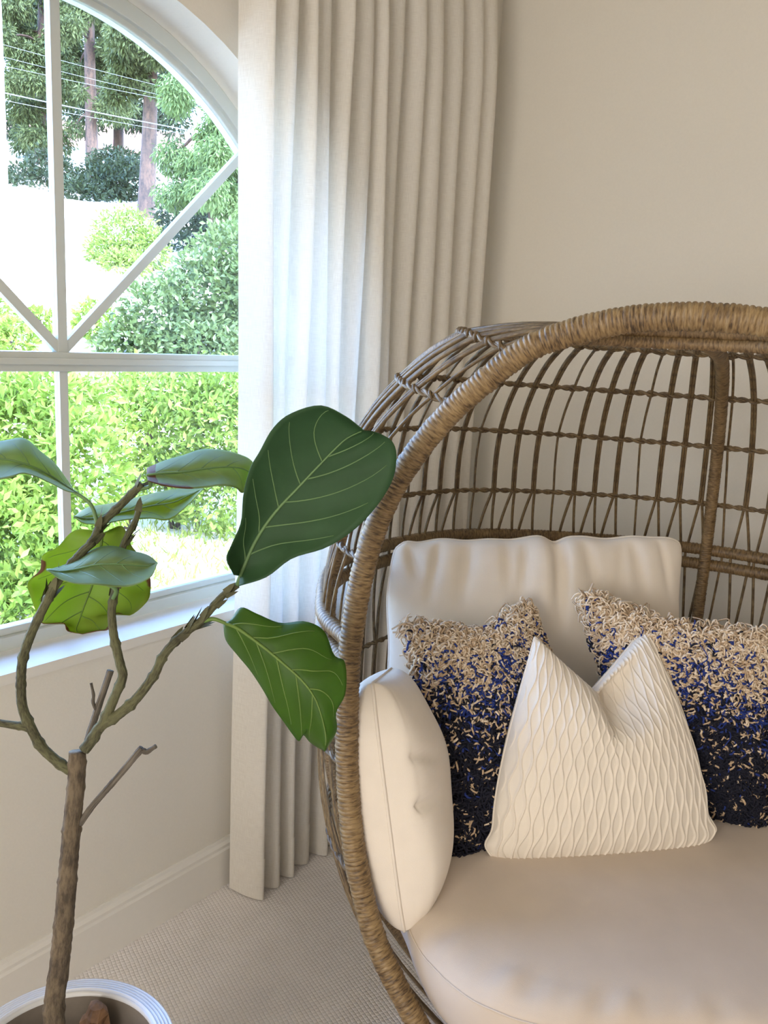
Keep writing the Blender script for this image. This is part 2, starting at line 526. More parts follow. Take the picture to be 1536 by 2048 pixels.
# ---- window
def ring(mb, r0, r1, x0, x1, zb=None, n=48, a0=0, a1=math.pi):
    a = np.linspace(a0, a1, n)
    sec = [(r0, x0), (r1, x0), (r1, x1), (r0, x1), (r0, x0)]
    G = np.array([[(x, WY + r * math.cos(t), WZ + r * math.sin(t)) for (r, x) in sec] for t in a])
    mb.grid(G, flip=True)
    mb.add(G[0][:4], [(0, 1, 2, 3)]); mb.add(G[-1][:4], [(3, 2, 1, 0)])


win = struct(bpy.data.objects.new('window_1', None), 'arched white vinyl window with sunburst muntins', 'window'); COL.objects.link(win); win.location = (XG, WY, ZS)
WO = (XG, WY, ZS)
fb = MB()
ring(fb, .712, WR, XG - .05, XG); ring(fb, .700, .726, XG - .045, XG - .012)
for s_ in (-1, 1):
    y0, y1 = sorted((WY + s_ * .712, WY + s_ * WR)); fb.box((XG - .05, y0, ZS), (XG, y1, WZ))
fb.build('arch_frame', M['vinyl'], win, WO, smooth=False, bevel=.002)
m = MB(); m.box((XG - .05, WY - WR, ZS), (XG, WY + WR, ZS + .030)); m.box((XG - .04, WY - WR, ZS + .030), (XG - .012, WY + WR, ZS + .046)); m.build('bottom_rail', M['vinyl'], win, WO, smooth=False, bevel=.002)
m = MB(); m.box((XG - .045, WY - .712, WZ - .026), (XG - .004, WY + .712, WZ + .014)); m.box((XG - .01, WY - .712, WZ - .012), (XG + .004, WY + .712, WZ + .002)); m.build('meeting_rail', M['vinyl'], win, WO, smooth=False, bevel=.002)
m = MB(); m.box((XG - .032, WY - .0105, WZ + .014), (XG - .012, WY + .0105, WZ + .705)); m.build('muntin', M['vinyl'], win, WO, smooth=False)
m = MB(); m.box((XG - .032, WY - .0095, ZS + .046), (XG - .012, WY + .0095, WZ - .026)); m.build('muntin', M['vinyl'], win, WO, smooth=False)
for s_ in (-1, 1):
    m = MB(); c = math.sqrt(.5); d = np.array([0, s_ * c, c]); q = np.array([0, -s_ * c, c]) * .0098
    a_ = np.array([XG, WY, WZ + .014]) + d * -.004; b_ = np.array([XG, WY, WZ + .0]) + d * .706
    V = [p + q * e + np.array([x, 0, 0]) for p in (a_, b_) for e in (-1, 1) for x in (-.0305, -.0135)]
    m.add(V, [(0, 1, 3, 2), (4, 6, 7, 5), (0, 4, 5, 1), (2, 3, 7, 6), (0, 2, 6, 4), (1, 5, 7, 3)])
    m.build('muntin', M['vinyl'], win, WO, smooth=False)
for k_ in range(4):
    a = np.linspace(k_ * math.pi / 4, (k_ + 1) * math.pi / 4, 12)
    rim_ = [(WY + .712 * math.cos(t), WZ + .712 * math.sin(t)) for t in a]
    poly = [(WY, WZ)] + rim_; n = len(poly)
    V = [(XG - .024, *p) for p in poly] + [(XG - .021, *p) for p in poly]
    m = MB(); m.add(V, [tuple(range(n))[::-1], tuple(range(n, 2 * n))] + [(i, (i + 1) % n, n + (i + 1) % n, n + i) for i in range(n)])
    m.build('pane', M['glass'], win, WO, smooth=False)
for s_ in (-1, 1):
    y0, y1 = sorted((WY, WY + s_ * .712)); m = MB(); m.box((XG - .024, y0, ZS + .03), (XG - .021, y1, WZ - .02)); m.build('pane', M['glass'], win, WO, smooth=False)
m = MB(); m.box((XG, WY - WR, ZS - .02), (XW + .0035, WY + WR, ZS + .002)); struct(m.build('trim_1', M['trim'], smooth=False), 'narrow painted sill board under the arched window', 'sill')

# ================================================================== OUTDOORS


def terr(x, y):
    d = -x - 1.7 + .35 * max(0, y - 4)
    h = -.25 + .0 * d
    if d > 4.6: h += 1.25 * min(1, (d - 4.6) / 1.6) ** 1.3
    if d > 6.2: h += (d - 6.2) * .235
    return h


TX = np.linspace(-60, -1.72, 90); TY = np.linspace(-30, 60, 90)
G = np.array([[(x, y, max(-.25, min(9, terr(x, y))) + .05 * math.sin(3 * x + y) * (x < -7)) for y in TY] for x in TX])
m = MB(); m.grid(G); struct(m.build('ground', M['dirt']), 'sunlit pale ground rising behind the hedge', 'ground')


def leaf_cloud(mb, centres, radii, n, size, aspect=2.4, shell=.55, droop=0.0, flat=0.0, lean=None):
    """n little folded leaves spread over ellipsoids"""
    C = np.asarray(centres, float); Rr = np.asarray(radii, float)
    w = np.prod(Rr, 1) ** .67; idx = rng.choice(len(C), n, p=w / w.sum())
    d = nrm(rng.normal(size=(n, 3))); rad = (shell + (1 - shell) * rng.random((n, 1)) ** .6) * (1 + .12 * rng.normal(size=(n, 1)))
    P = C[idx] + d * Rr[idx] * rad
    ax = nrm(d * .7 + rng.normal(size=(n, 3)) * .7 + np.array([0, 0, -droop]))
    up = nrm(rng.normal(size=(n, 3)) + d * .8 + np.array([0, 0, .5 + flat]))
    sd_ = nrm(np.cross(ax, up)); nn = np.cross(sd_, ax)
    L = (size * (.65 + .7 * rng.random(n)))[:, None]; Wd = L / aspect
    v0 = P; v1 = P + ax * L * .5 + sd_ * Wd * .5 + nn * L * .06; v2 = P + ax * L; v3 = P + ax * L * .5 - sd_ * Wd * .5 + nn * L * .06
    V = np.stack([v0, v1, v2, v3], 1).reshape(-1, 3); u = np.repeat(rng.random(n), 4)
    i = np.arange(n) * 4
    F = [t for k in i for t in ((k, k + 1, k + 2), (k, k + 2, k + 3))]
    mb.add(V, F, 0, np.c_[u, u, u])


def px_blob(px, py, z, rx, ry, rd=None):
    s = z / FPX; return at(px, py, z), (rx * s, (rd or rx) * s, ry * s)


def blobs(lst):
    A = [px_blob(*b) for b in lst]; return [a[0] for a in A], [a[1] for a in A]


def bush(name, label, cat, blist, n, size, mat, aspect=2.4, droop=0, stems=4, group=None, shell=.55):
    C_, R_ = blobs(blist); base = np.mean(C_, 0); base[2] = max(-.25, terr(base[0], base[1]))
    t = thing(name, label, cat, base, group)
    mb = MB(); leaf_cloud(mb, C_, R_, n, size, aspect, shell, droop); mb.build('foliage', mat, t, base, smooth=False, kind='stuff')
    for k in range(stems):
        c = C_[int(rng.integers(len(C_)))]; g = c + np.array([rng.normal() * .1, rng.normal() * .1, 0]); g[2] = max(-.25, terr(c[0], c[1])) - .05
        q = MB(); q.tube(catmull([g, (g + c) / 2 + rng.normal(size=3) * .04, c], 6), np.linspace(.025, .01, 6), 5); q.build('stem', M['trunk'], t, base)
    return t


# laurel hedge just outside the panes: two plants
bush('laurel_hedge', 'bright yellow-green laurel hedge filling the lower left panes', 'hedge',
     [(40, 900, 5.6, 120, 130, 120), (150, 960, 5.5, 110, 150, 110), (20, 1090, 5.2, 130, 120, 110), (140, 1130, 5.2, 110, 100, 100), (-80, 1000, 5.4, 140, 220, 120), (60, 1220, 5.0, 160, 90, 110), (-60, 1250, 4.9, 160, 100, 110), (100, 790, 5.9, 130, 50, 110), (-40, 790, 5.9, 120, 50, 100)], 15000, .075, M['f_hedge'])
bush('laurel_shrub', 'rounded laurel bush behind the lower right pane beside the curtain', 'bush',
     [(300, 860, 7.0, 110, 110, 110), (400, 880, 7.1, 120, 120, 110), (480, 850, 7.1, 120, 130, 110), (250, 800, 7.2, 90, 60, 90), (350, 790, 7.3, 110, 55, 90), (450, 780, 7.3, 110, 60, 90), (430, 990, 7.0, 110, 80, 90), (330, 970, 7.1, 90, 70, 80), (580, 880, 7.2, 120, 150, 100)], 15000, .07, M['f_hedge'])
bush('rhododendron', 'large rhododendron with glossy grey-green leaves right of the diagonal muntin', 'bush',
     [(420, 600, 9.3, 100, 100, 100), (330, 640, 9.0, 90, 80, 90), (470, 520, 9.6, 90, 70, 90), (520, 620, 9.3, 110, 110, 100), (270, 690, 8.8, 80, 45, 80), (400, 690, 8.8, 110, 50, 90)], 15000, .075, M['f_rhodo'], 2.0)
bush('flowering_shrub', 'airy light green shrub on the slope before the tree trunks', 'bush',
     [(250, 470, 14, 65, 50, 60), (215, 510, 13.6, 40, 40, 45), (295, 500, 13.8, 40, 45, 45), (245, 530, 13.3, 60, 30, 45)], 5000, .085, M['f_light'], 2.6)
bush('slope_shrub', 'low sunlit shrub at the foot of the slope left of the muntins', 'bush',
     [(20, 680, 8.2, 50, 40, 50), (80, 640, 8.8, 34, 24, 40), (190, 640, 9.2, 40, 40, 40), (-30, 640, 8.4, 60, 60, 50)], 2600, .075, M['f_hedge'])
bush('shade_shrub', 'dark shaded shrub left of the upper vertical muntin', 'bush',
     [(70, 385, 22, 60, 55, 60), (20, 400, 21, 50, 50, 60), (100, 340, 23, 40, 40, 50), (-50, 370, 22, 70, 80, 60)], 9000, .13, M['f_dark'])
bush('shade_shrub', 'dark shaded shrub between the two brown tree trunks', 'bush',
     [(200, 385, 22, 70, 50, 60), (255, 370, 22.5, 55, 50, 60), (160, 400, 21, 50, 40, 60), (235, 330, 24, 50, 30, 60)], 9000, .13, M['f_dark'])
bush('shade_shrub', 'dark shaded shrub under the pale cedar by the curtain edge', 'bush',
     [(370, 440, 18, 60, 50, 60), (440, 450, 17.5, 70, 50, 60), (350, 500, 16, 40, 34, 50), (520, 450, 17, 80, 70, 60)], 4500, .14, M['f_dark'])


def tree(name, label, trunk_px, z, r0, blist, n, size, mat, aspect, droop, group=None, shell=.2):
    P = np.array([at(x, y, z) for x, y in trunk_px]); base = P[0].copy(); base[2] = max(-.25, terr(base[0], base[1])) - .1
    t = thing(name, label, 'tree', base, group)
    P = np.vstack([base, P, [P[-1] + np.array([0, 0, 3.0])]])
    q = MB(); q.tube(catmull(P, 14), np.linspace(r0 * 1.15, r0 * .55, 14), 9); q.build('trunk', M['trunk'], t, base)
    C_, R_ = blobs(blist)
    mb = MB(); leaf_cloud(mb, C_, R_, n, size, aspect, shell, droop); mb.build('foliage', mat, t, base, smooth=False, kind='stuff')
    for c in C_[::2]:
        i = int(np.argmin(np.abs(P[:, 2] - c[2] - .4))); a = P[i]
        a = np.array([np.interp(c[2] + .4, P[:, 2], P[:, 0]), np.interp(c[2] + .4, P[:, 2], P[:, 1]), min(c[2] + .4, P[-1][2])])
        q = MB(); q.tube(catmull([a, (a + c) / 2 + np.array([0, 0, .15]), c], 6), np.linspace(.05, .015, 6), 5); q.build('branch', M['trunk'], t, base)
    return t


def rblobs(x0, x1, y0, y1, z, n, rx, ry, seed):
    g = np.random.default_rng(seed); return [(g.uniform(x0, x1), g.uniform(y0, y1), z + g.normal() * .8, rx * g.uniform(.6, 1.3), ry * g.uniform(.6, 1.3)) for _ in range(n)]


tree('fir_tree', 'tall fir with bare brown trunk just right of the upper vertical muntin', [(186, 430), (184, 300), (180, 150), (178, 0), (176, -150)], 25, .19,
     rblobs(105, 165, -60, 120, 24.6, 8, 30, 26, 21) + rblobs(200, 270, -60, 120, 24.8, 9, 32, 26, 22) + rblobs(120, 250, -60, 150, 26.6, 16, 34, 26, 1) + rblobs(120, 165, 120, 260, 25.5, 6, 24, 22, 2) + rblobs(205, 250, 120, 250, 26, 6, 24, 22, 9), 40000, .14, M['f_fir'], 3.4, .9)
tree('fir_tree', 'fir with thick reddish trunk in the middle of the right-hand arch panes', [(292, 430), (296, 340), (300, 240), (302, 120), (303, -40)], 20, .20,
     rblobs(230, 400, 20, 190, 19.5, 24, 34, 24, 3), 40000, .12, M['f_fir'], 3.2, .8)
tree('fir_tree', 'shadowy fir at the left edge of the arch', [(80, 420), (82, 250), (84, 100), (86, -60)], 27, .2,
     rblobs(0, 130, -60, 290, 26.5, 28, 36, 28, 4), 34000, .15, M['f_fir'], 3.4, 1.0)
tree('cedar_tree', 'pale green weeping cedar close to the curtain edge', [(430, 470), (428, 330), (424, 180), (420, 40)], 15, .12,
     rblobs(345, 520, 170, 430, 14.6, 34, 40, 34, 5), 38000, .10, M['f_cedar'], 3.6, 1.3)
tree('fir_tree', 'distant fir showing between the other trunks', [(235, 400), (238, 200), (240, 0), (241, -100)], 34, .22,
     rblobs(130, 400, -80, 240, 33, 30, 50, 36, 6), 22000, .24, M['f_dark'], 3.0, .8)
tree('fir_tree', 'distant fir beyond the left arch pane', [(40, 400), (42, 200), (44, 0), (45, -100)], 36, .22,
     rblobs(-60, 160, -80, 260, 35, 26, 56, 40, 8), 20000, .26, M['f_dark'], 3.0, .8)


def house(label, px, py, z, w, d, h, roof_h, wallm):
    c = at(px, py, z); base = c.copy(); base[2] -= h
    t = thing('house', label, 'house', base)
    u = nrm(np.array([rayd(px, py)[1], -rayd(px, py)[0], 0])); v = np.array([-u[1], u[0], 0])
    def P(a, b, e): return base + u * a + v * b + np.array([0, 0, e])
    m = MB(); Q = [P(a, b, e) for e in (-3, h) for a, b in ((-w, -d), (w, -d), (w, d), (-w, d))]
    m.add(Q, [(0, 3, 2, 1), (4, 5, 6, 7), (0, 1, 5, 4), (1, 2, 6, 5), (2, 3, 7, 6), (3, 0, 4, 7)])
    m.add([P(-w, -d, h), P(-w, d, h), P(-w, 0, h + roof_h), P(w, -d, h), P(w, d, h), P(w, 0, h + roof_h)], [(0, 2, 1), (3, 4, 5)]); m.build('wall', wallm, t, base, smooth=False)
    for s in (-1, 1):
        m = MB(); e = .25; Q = [P(a, s * (d + e), h - e * roof_h / d) for a in (-w - e, w + e)] + [P(a, 0, h + roof_h) for a in (w + e, -w - e)]
        Q += [q + np.array([0, 0, .12]) for q in Q]
        m.add(Q, [(0, 1, 2, 3), (4, 7, 6, 5), (0, 4, 5, 1), (1, 5, 6, 2), (2, 6, 7, 3), (3, 7, 4, 0)]); m.build('roof_slope', M['roof'], t, base, smooth=False)
    for a in (-.5 * w, .5 * w):
        m = MB(); Q = [P(a + i, -d - b, e) for b in (.02, .06) for i, e in ((-.5, h - 1.6), (.5, h - 1.6), (.5, h - .5), (-.5, h - .5))]
        m.add(Q, [(0, 1, 2, 3), (4, 7, 6, 5), (0, 4, 5, 1), (1, 5, 6, 2), (2, 6, 7, 3), (3, 7, 4, 0)]); m.build('window_pane', M['pane_far'], t, base, smooth=False)


house('pale house with a rose roof glimpsed between the tree trunks', 262, 322, 44, 3.6, 2.6, 2.4, 1.5, M['house'])
house('small white house glimpsed behind the leftmost fir', 60, 290, 50, 2.0, 2.0, 1.6, 1.2, M['white_paint'])

for (a, b, r_, lab) in [((-60, 70), (420, 196), .0042, 'uppermost thin overhead wire crossing the firs'),
                        ((-60, 96), (420, 212), .0042, 'second thin overhead wire from the top'),
                        ((-60, 116), (420, 216), .0042, 'third thin overhead wire above the bright cable'),
                        ((-60, 170), (420, 268), .011, 'thick bright overhead cable crossing in front of the trunks'),
                        ((-60, 186), (420, 276), .005, 'lowest thin overhead wire hugging the thick cable')]:
    p0, p1 = at(*a, 17), at(*b, 17.5); d = p1 - p0; P = [p0 + d * t - np.array([0, 0, .25 * math.sin(math.pi * (t + 1.2) / 3.4)]) + np.array([0, 0, .22]) for t in np.linspace(-1.2, 2.2, 24)]
    m = MB(); m.tube(P, r_, 6); tag(m.build('overhead_wire', M['wire']), lab, 'wire')
p = at(-6, 560, 10.5); p[2] = terr(p[0], p[1]) - .1
m = MB(); m.tube([p, p + np.array([0, 0, 3]), p + np.array([0, 0, 6.5])], [.17, .165, .155], 16); tag(m.build('white_post', M['white_paint']), 'tall white post at the left edge of the arched window', 'post')

# tufts of lawn between wall and hedge
mb = MB(); n = 16000
gx = rng.uniform(-7.5, -2.2, n); gy = rng.uniform(-1, 8, n)
P = np.c_[gx, gy, np.array([max(-.25, terr(a, b)) for a, b in zip(gx, gy)])]
dr = nrm(np.c_[rng.normal(size=(n, 2)) * .5, np.ones(n)]); sd_ = nrm(np.cross(dr, rng.normal(size=(n, 3)))) * .008; L = (.05 + .09 * rng.random(n))[:, None]
V = np.stack([P - sd_, P + sd_, P + dr * L], 1).reshape(-1, 3); u = np.repeat(rng.random(n), 3)
mb.add(V, [(3 * i, 3 * i + 1, 3 * i + 2) for i in range(n)], 0, np.c_[u, u, u])
o = mb.build('lawn_grass', M['f_grass'], smooth=False, kind='stuff'); tag(o, 'sunlit yellow-green grass between the house and the hedge', 'grass')

# ================================================================== CURTAIN
VAL = [1.335, 1.385, 1.455, 1.505, 1.585, 1.635, 1.72, 1.775, 1.85, 1.925, 2.02, 2.112, 2.20, 2.29]
AMP = [.066, .056, .060, .050, .058, .046, .058, .046, .052, .054, .056, .058, .050]
NZ = 60
zs_ = np.linspace(.004, ZC - .004, NZ); rows = []
prof_y = []; prof_a = []; prof_s = []
for i in range(len(VAL) - 1):
    for t in np.linspace(0, 1, 14, endpoint=False):
        prof_y.append(VAL[i] + t * (VAL[i + 1] - VAL[i])); prof_a.append(AMP[i] * math.sin(math.pi * t) ** .75); prof_s.append(i)
prof_y.append(VAL[-1]); prof_a.append(0); prof_s.append(len(VAL) - 2)
py_, pa_, ps_ = np.array(prof_y), np.array(prof_a), np.array(prof_s)
G = np.zeros((len(py_), NZ, 3)); UV = np.zeros((len(py_), NZ, 3))
flat_len = arclen(np.c_[py_, pa_])
for j, z in enumerate(zs_):
    q = z / ZC
    gather = 1 - .55 * max(0, (q - .86) / .14) ** 1.5                     # pleats pinched at the head
    wob = .006 * np.sin(2.1 * ps_ + 5 * q) + .004 * np.sin(4.3 * ps_ - 9 * q)
    flare = 1 + .18 * (1 - q) ** 2
    G[:, j, 0] = -1.462 + pa_ * gather * flare + .004 * np.sin(ps_ * 1.7 + 7 * q) * (pa_ > 0)
    G[:, j, 1] = py_ + wob * (1 - np.abs(2 * q - 1) * .3) + .006 * (1 - q)
    G[:, j, 2] = z
    UV[:, j, 0] = flat_len; UV[:, j, 1] = z
G[0, :, 0] -= .02
ctn = thing('curtain', 'floor-length white sheer linen curtain with soft pleats beside the arched window', 'curtain', (-1.44, 1.8, 0))
m = MB(); m.grid(G, uv=UV, flip=True); m.build('curtain_panel', M['curtain'], ctn, (-1.44, 1.8, 0))
m = MB(); H_ = G[:, :4].copy(); H_[:, :, 0] += .0022; H_[:, :, 2] = np.linspace(.004, .12, 4)[None]
m.grid(H_, uv=UV[:, :4], flip=True); m.build('hem', M['curtain'], ctn, (-1.44, 1.8, 0))

# ================================================================== EGG CHAIR
TILT = math.tan(math.radians(5))
RIMPX = [(1385, 633), (1290, 636), (1200, 650), (1120, 672), (1050, 701), (970, 762), (900, 825), (840, 895), (785, 980), (748, 1065), (722, 1160), (705, 1260), (697, 1340), (694, 1440), (694, 1520), (698, 1600), (707, 1690), (724, 1780), (748, 1870), (788, 1960), (835, 2048)]
nr_ = CB * math.cos(math.atan(TILT)) - np.array([0, 0, 1]) * math.sin(math.atan(TILT))
P0 = ch(0, 0, 1.0)
RZ = []
for q in RIMPX:
    d = rayd(*q); t = ((P0 - CP) @ nr_) / (d @ nr_); P = CP + d * t; RZ.append(((P - CO) @ CR, P[2]))
RZ = np.array(RZ); RZ[0, 0] = 0
lastz = RZ[-1]
extra = [(-.225, .215), (-.12, .165), (0, .15)]
left = np.vstack([RZ, extra])
full = np.vstack([left, left[1:-1][::-1] * [-1, 1]])
loop = resample(catmull(full, 600, True), 2600, True)
RIM = np.array([ch(r, (z - 1) * TILT, z) for r, z in loop])
lz = catmull(left, 300)
o_ = np.argsort(lz[:, 1]); rim_r = lambda z: float(np.interp(z, lz[o_, 1], lz[o_, 0]))

CORG = CO.copy()
chair = thing('egg_chair', 'tan woven rattan egg chair with an open domed cage', 'chair', CORG)


def wrapped(P, r, pitch, nseg=14, per=5, depth=.07, closed=False, skew=.5):
    L = arclen(np.vstack([P, P[:1]]) if closed else P)[-1]
    turns = int(L / pitch); n = turns * per
    Q = resample(P, n, closed)
    a = np.linspace(0, 2 * math.pi, nseg, endpoint=False); ph = np.arange(n)[:, None] / per
    jit = rng.normal(size=turns + 2)[np.minimum((ph + 0).astype(int), turns)] * .02
    rr = r * (1 - depth + depth * np.abs(np.sin(math.pi * (ph + skew * np.sin(a)[None] * .4))) ** .6 * 1.4 + jit)
    return Q, rr


mb = MB(); Q, rr = wrapped(RIM, .0192, .0078, 16, 5, .075, True); mb.tube(Q, rr, 16, closed=True)
mb.build('rim', M['rim'], chair, CORG)


def hoop(ctrl):
    c = np.array(ctrl, float); c = np.vstack([c, (c[:-1] * [-1, 1, 1])[::-1]])
    return resample(catmull(c, 300), 401)


def rimpt(z, dr=.0): return (rim_r(z) + dr, (z - 1) * TILT + .008, z)


HO = [
    [(-.165, .045, 1.452), (-.150, .085, 1.453), (-.11, .12, 1.453), (-.06, .14, 1.453), (0, .145, 1.453)],
    [rimpt(1.408), (-.365, .14, 1.436), (-.43, .34, 1.436), (-.31, .55, 1.428), (0, .64, 1.422)],
    [rimpt(1.325), (-.475, .14, 1.350), (-.565, .42, 1.348), (-.43, .73, 1.333), (0, .86, 1.327)],
    [rimpt(1.21), (-.555, .13, 1.238), (-.655, .44, 1.230), (-.50, .80, 1.215), (0, .965, 1.207)],
    [rimpt(1.06), (-.580, .13, 1.065), (-.690, .45, 1.062), (-.53, .83, 1.06), (0, 1.02, 1.06)],
    [rimpt(.905), (-.600, .12, .918), (-.715, .46, .92), (-.55, .86, .92), (0, 1.05, .92)],
    [rimpt(.70), (-.600, .12, .70), (-.715, .46, .70), (-.55, .86, .70), (0, 1.04, .70)],
    [rimpt(.50), (-.570, .12, .50), (-.68, .45, .50), (-.52, .83, .50), (0, .99, .50)],
    [rimpt(.33), (-.470, .10, .33), (-.57, .42, .33), (-.43, .74, .33), (0, .87, .33)],
    [(-.20, (.20 - 1) * TILT, .20), (-.29, .10, .195), (-.36, .36, .19), (-.27, .60, .19), (0, .69, .19)],
]
HP = [np.array([ch(*p) for p in hoop(c)]) for c in HO]
hlen = [arclen(p) for p in HP]


def hp(i, s):
    return np.array([np.interp(s * hlen[i][-1], hlen[i], HP[i][:, k]) for k in range(3)])


# top band: a wrapped flat bar the ribs spring from
mb = MB(); Q, rr = wrapped(HP[0], .011, .0075, 12, 4, .09); mb.tube(Q, rr, 12)
Q2 = HP[0] + np.array([0, 0, -.017]); Q2, rr = wrapped(Q2, .010, .0075, 12, 4, .09); mb.tube(Q2, rr, 12); mb.build('top_band', M['wrap'], chair, CORG)
for i in (1, 2, 3, 4, 6, 7, 8, 9):                      # two-ply twisted hoops
    n = 420; Pc = resample(HP[i], n); T, N, B = frames(Pc); s = arclen(Pc); mb = MB()
    for k in range(2):
        a = s * 2 * math.pi / .055 + k * math.pi
        mb.tube(Pc + .0036 * (np.cos(a)[:, None] * N + np.sin(a)[:, None] * B), .0034, 6)
    mb.tube(Pc, .003, 5); mb.build('hoop', M['strand'], chair, CORG)
for dz in (.018, -.020):                                # the thick double rail
    P = HP[5] + np.array([0, 0, dz]); Q, rr = wrapped(P, .0145, .0085, 12, 4, .09); mb = MB(); mb.tube(Q, rr, 12); mb.build('wrapped_rail', M['wrap'], chair, CORG)


def meridian(s, inset=0.0, i0=0, i1=9, per=8):
    N_ = np.array([hp(i, s) for i in range(i0, i1 + 1)])
    ctr = ch(0, .45, .85)
    N_ = N_ + nrm(ctr - N_) * inset
    return catmull(N_, per * (i1 - i0) + 1)


for s in (.5, .115, .885):
    P = meridian(s, .012); Q, rr = wrapped(P, .0140 if s == .5 else .012, .0055, 12, 4, .05); mb = MB(); mb.tube(Q, rr, 12); mb.build('wrapped_pole', M['wrap'], chair, CORG)

NR = 58
SPREAD = {5: .0095}
for k in range(NR):
    s = (k + .5) / NR
    if min(abs(s - .115), abs(s - .885)) < .006: s += .008
    single = (k % 4 == 1)
    for side in ((0,) if single else (-1, 1)):
        pts = []
        for i in range(10):
            p = hp(i, s); tg = nrm(hp(i, min(1, s + .004)) - hp(i, max(0, s - .004)))
            off = (.0024 if i == 0 else .0031) * side
            if i == 5: off = (.022 * side) if not single else .012
            if single: off += .004 * math.sin(k * 1.7 + i * 2.1)
            pts.append(p + tg * off)
        P = []
        for i in range(9):                              # nearly straight runs, eased at each hoop
            a, b = pts[i], pts[i + 1]; out = nrm((a + b) / 2 - ch(0, .45, .8))
            bow = np.linalg.norm(b - a) * .035
            for t in np.linspace(0, 1, 6, endpoint=False): P.append(a + (b - a) * t + out * bow * math.sin(math.pi * t))
        P.append(pts[-1])
        mb = MB(); mb.tube(np.array(P), .0031 if single else .0037, 6); mb.build('strand', M['strand'], chair, CORG)

# knots where strands cross the hoops share one little ring mesh
mb = MB(); a = np.linspace(0, 2 * math.pi, 10, endpoint=False); mb.tube(np.c_[.0078 * np.cos(a), .0062 * np.sin(a), .0016 * np.sin(a)], .0029, 5, closed=True)
kn0 = mb.build('knot', M['strand'], chair); kn0['_t'] = 1
first = True
for i in (1, 2, 3, 4):
    for k in range(NR):
        s = (k + .5) / NR; p = hp(i, s); zt = nrm(hp(i + 1, s) - hp(i - 1, s)); yt = nrm(ch(0, .45, .85) - p); xt = nrm(np.cross(yt, zt)); yt = np.cross(zt, xt)
        Mx = np.eye(4); Mx[:3, 0] = xt; Mx[:3, 1] = yt; Mx[:3, 2] = zt; Mx[:3, 3] = p - CORG
        o = kn0 if first else kn0.copy()
        if not first: COL.objects.link(o)
        first = False
        o.matrix_basis = Matrix(Mx.tolist())
del kn0['_t']
for (r, b) in ((-.27, .04), (.27, .04), (-.29, .56), (.29, .56)):
    P = np.array([ch(r, b, .20), ch(r * 1.06, b, .1), ch(r * 1.12, b - .01, 0.0)]); Q, rr = wrapped(catmull(P, 20), .017, .0075, 12, 4, .07); mb = MB(); mb.tube(Q, rr, 12); mb.build('leg', M['wrap'], chair, CORG)


# ================================================================== CUSHIONS
def sstep(a, b, x):
    t = np.clip((x - a) / (b - a), 0, 1); return t * t * (3 - 2 * t)


def pillow(BL, BR, TR, TL, T, nu=60, nv=60, a=.5,  pinch=.06, front=None, back=None, warp=None, cos=True):
    BL, BR, TR, TL = (np.asarray(p, float) for p in (BL, BR, TR, TL))
    if cos:
        u = np.sin(np.linspace(-math.pi / 2, math.pi / 2, nu)); v = np.sin(np.linspace(-math.pi / 2, math.pi / 2, nv))
    else:
        u = np.linspace(-1, 1, nu); v = np.linspace(-1, 1, nv)
    U, Vv = np.meshgrid(u, v, indexing='ij')
    U2 = U * (1 - pinch * (1 - Vv ** 2)); V2 = Vv * (1 - pinch * (1 - U ** 2))
    if warp: U2, V2 = warp(U, Vv, U2, V2)
    A, B = (U2 + 1)[..., None] / 2, (V2 + 1)[..., None] / 2
    mid = (1 - A) * (1 - B) * BL + A * (1 - B) * BR + A * B * TR + (1 - A) * B * TL
    n = nrm(np.cross(BR - BL + TR - TL, TL - BL + TR - BR))
    au, av = a if isinstance(a, tuple) else (a, a)
    t = T * np.clip(1 - U ** 2, 0, 1) ** au * np.clip(1 - Vv ** 2, 0, 1) ** av
    F = mid + n * (t + (front(U, Vv) if front else 0))[..., None]
    K = mid - n * (t * .9 + (back(U, Vv) if back else 0))[..., None]
    return F, K, U, Vv, n


def edge_loop(F):
    return np.vstack([F[:, 0], F[-1, 1:], F[-2::-1, -1], F[0, -2:0:-1]])


# --- seat
sc_ = np.array([(-.385, .05), (-.305, -.045), (-.20, -.10), (-.09, -.10), (0, -.072), (.12, -.02), (.25, .03), (.38, .09), (.50, .24), (.55, .45), (.50, .68), (.34, .85), (0, .92), (-.34, .85), (-.50, .68), (-.55, .45), (-.51, .22)])
OUT = resample(catmull(sc_, 400, True), 220, True); ctr = np.array([0, .42])
sec = [(.72, .285), (.86, .288), (.93, .312), (.975, .36), (.998, .405), (1.0, .434), (.985, .449), (.955, .462), (.90, .471), (.80, .478), (.6, .482), (.35, .484), (.12, .485), (.005, .485)]
secf = catmull(sec, 60)
G = np.zeros((220, 60, 3)); th = np.linspace(0, 2 * math.pi, 220, endpoint=False)
for i in range(220):
    for j in range(60):
        sx, z = secf[j]; q = ctr + (OUT[i] - ctr) * sx
        front_ = sstep(.15, -.1, q[1]); w = math.exp(-((sx - .93) / .05) ** 2) * (z > .43)
        dz = -.006 * w * front_ * (math.sin(th[i] * 34) * .5 + math.sin(th[i] * 55 + 1.3) * .5) + .004 * math.sin(7 * q[0] + 2) * math.sin(5 * q[1]) * (sx < .9)
        G[i, j] = ch(q[0], q[1], z + dz)
SO = ch(0, .42, .285)
seat = thing('seat_cushion', 'large round cream seat cushion filling the egg chair', 'cushion', SO)
m = MB(); m.grid(G, closed_u=True, flip=False); m.build('cushion_cover', M['seat'], seat, SO)
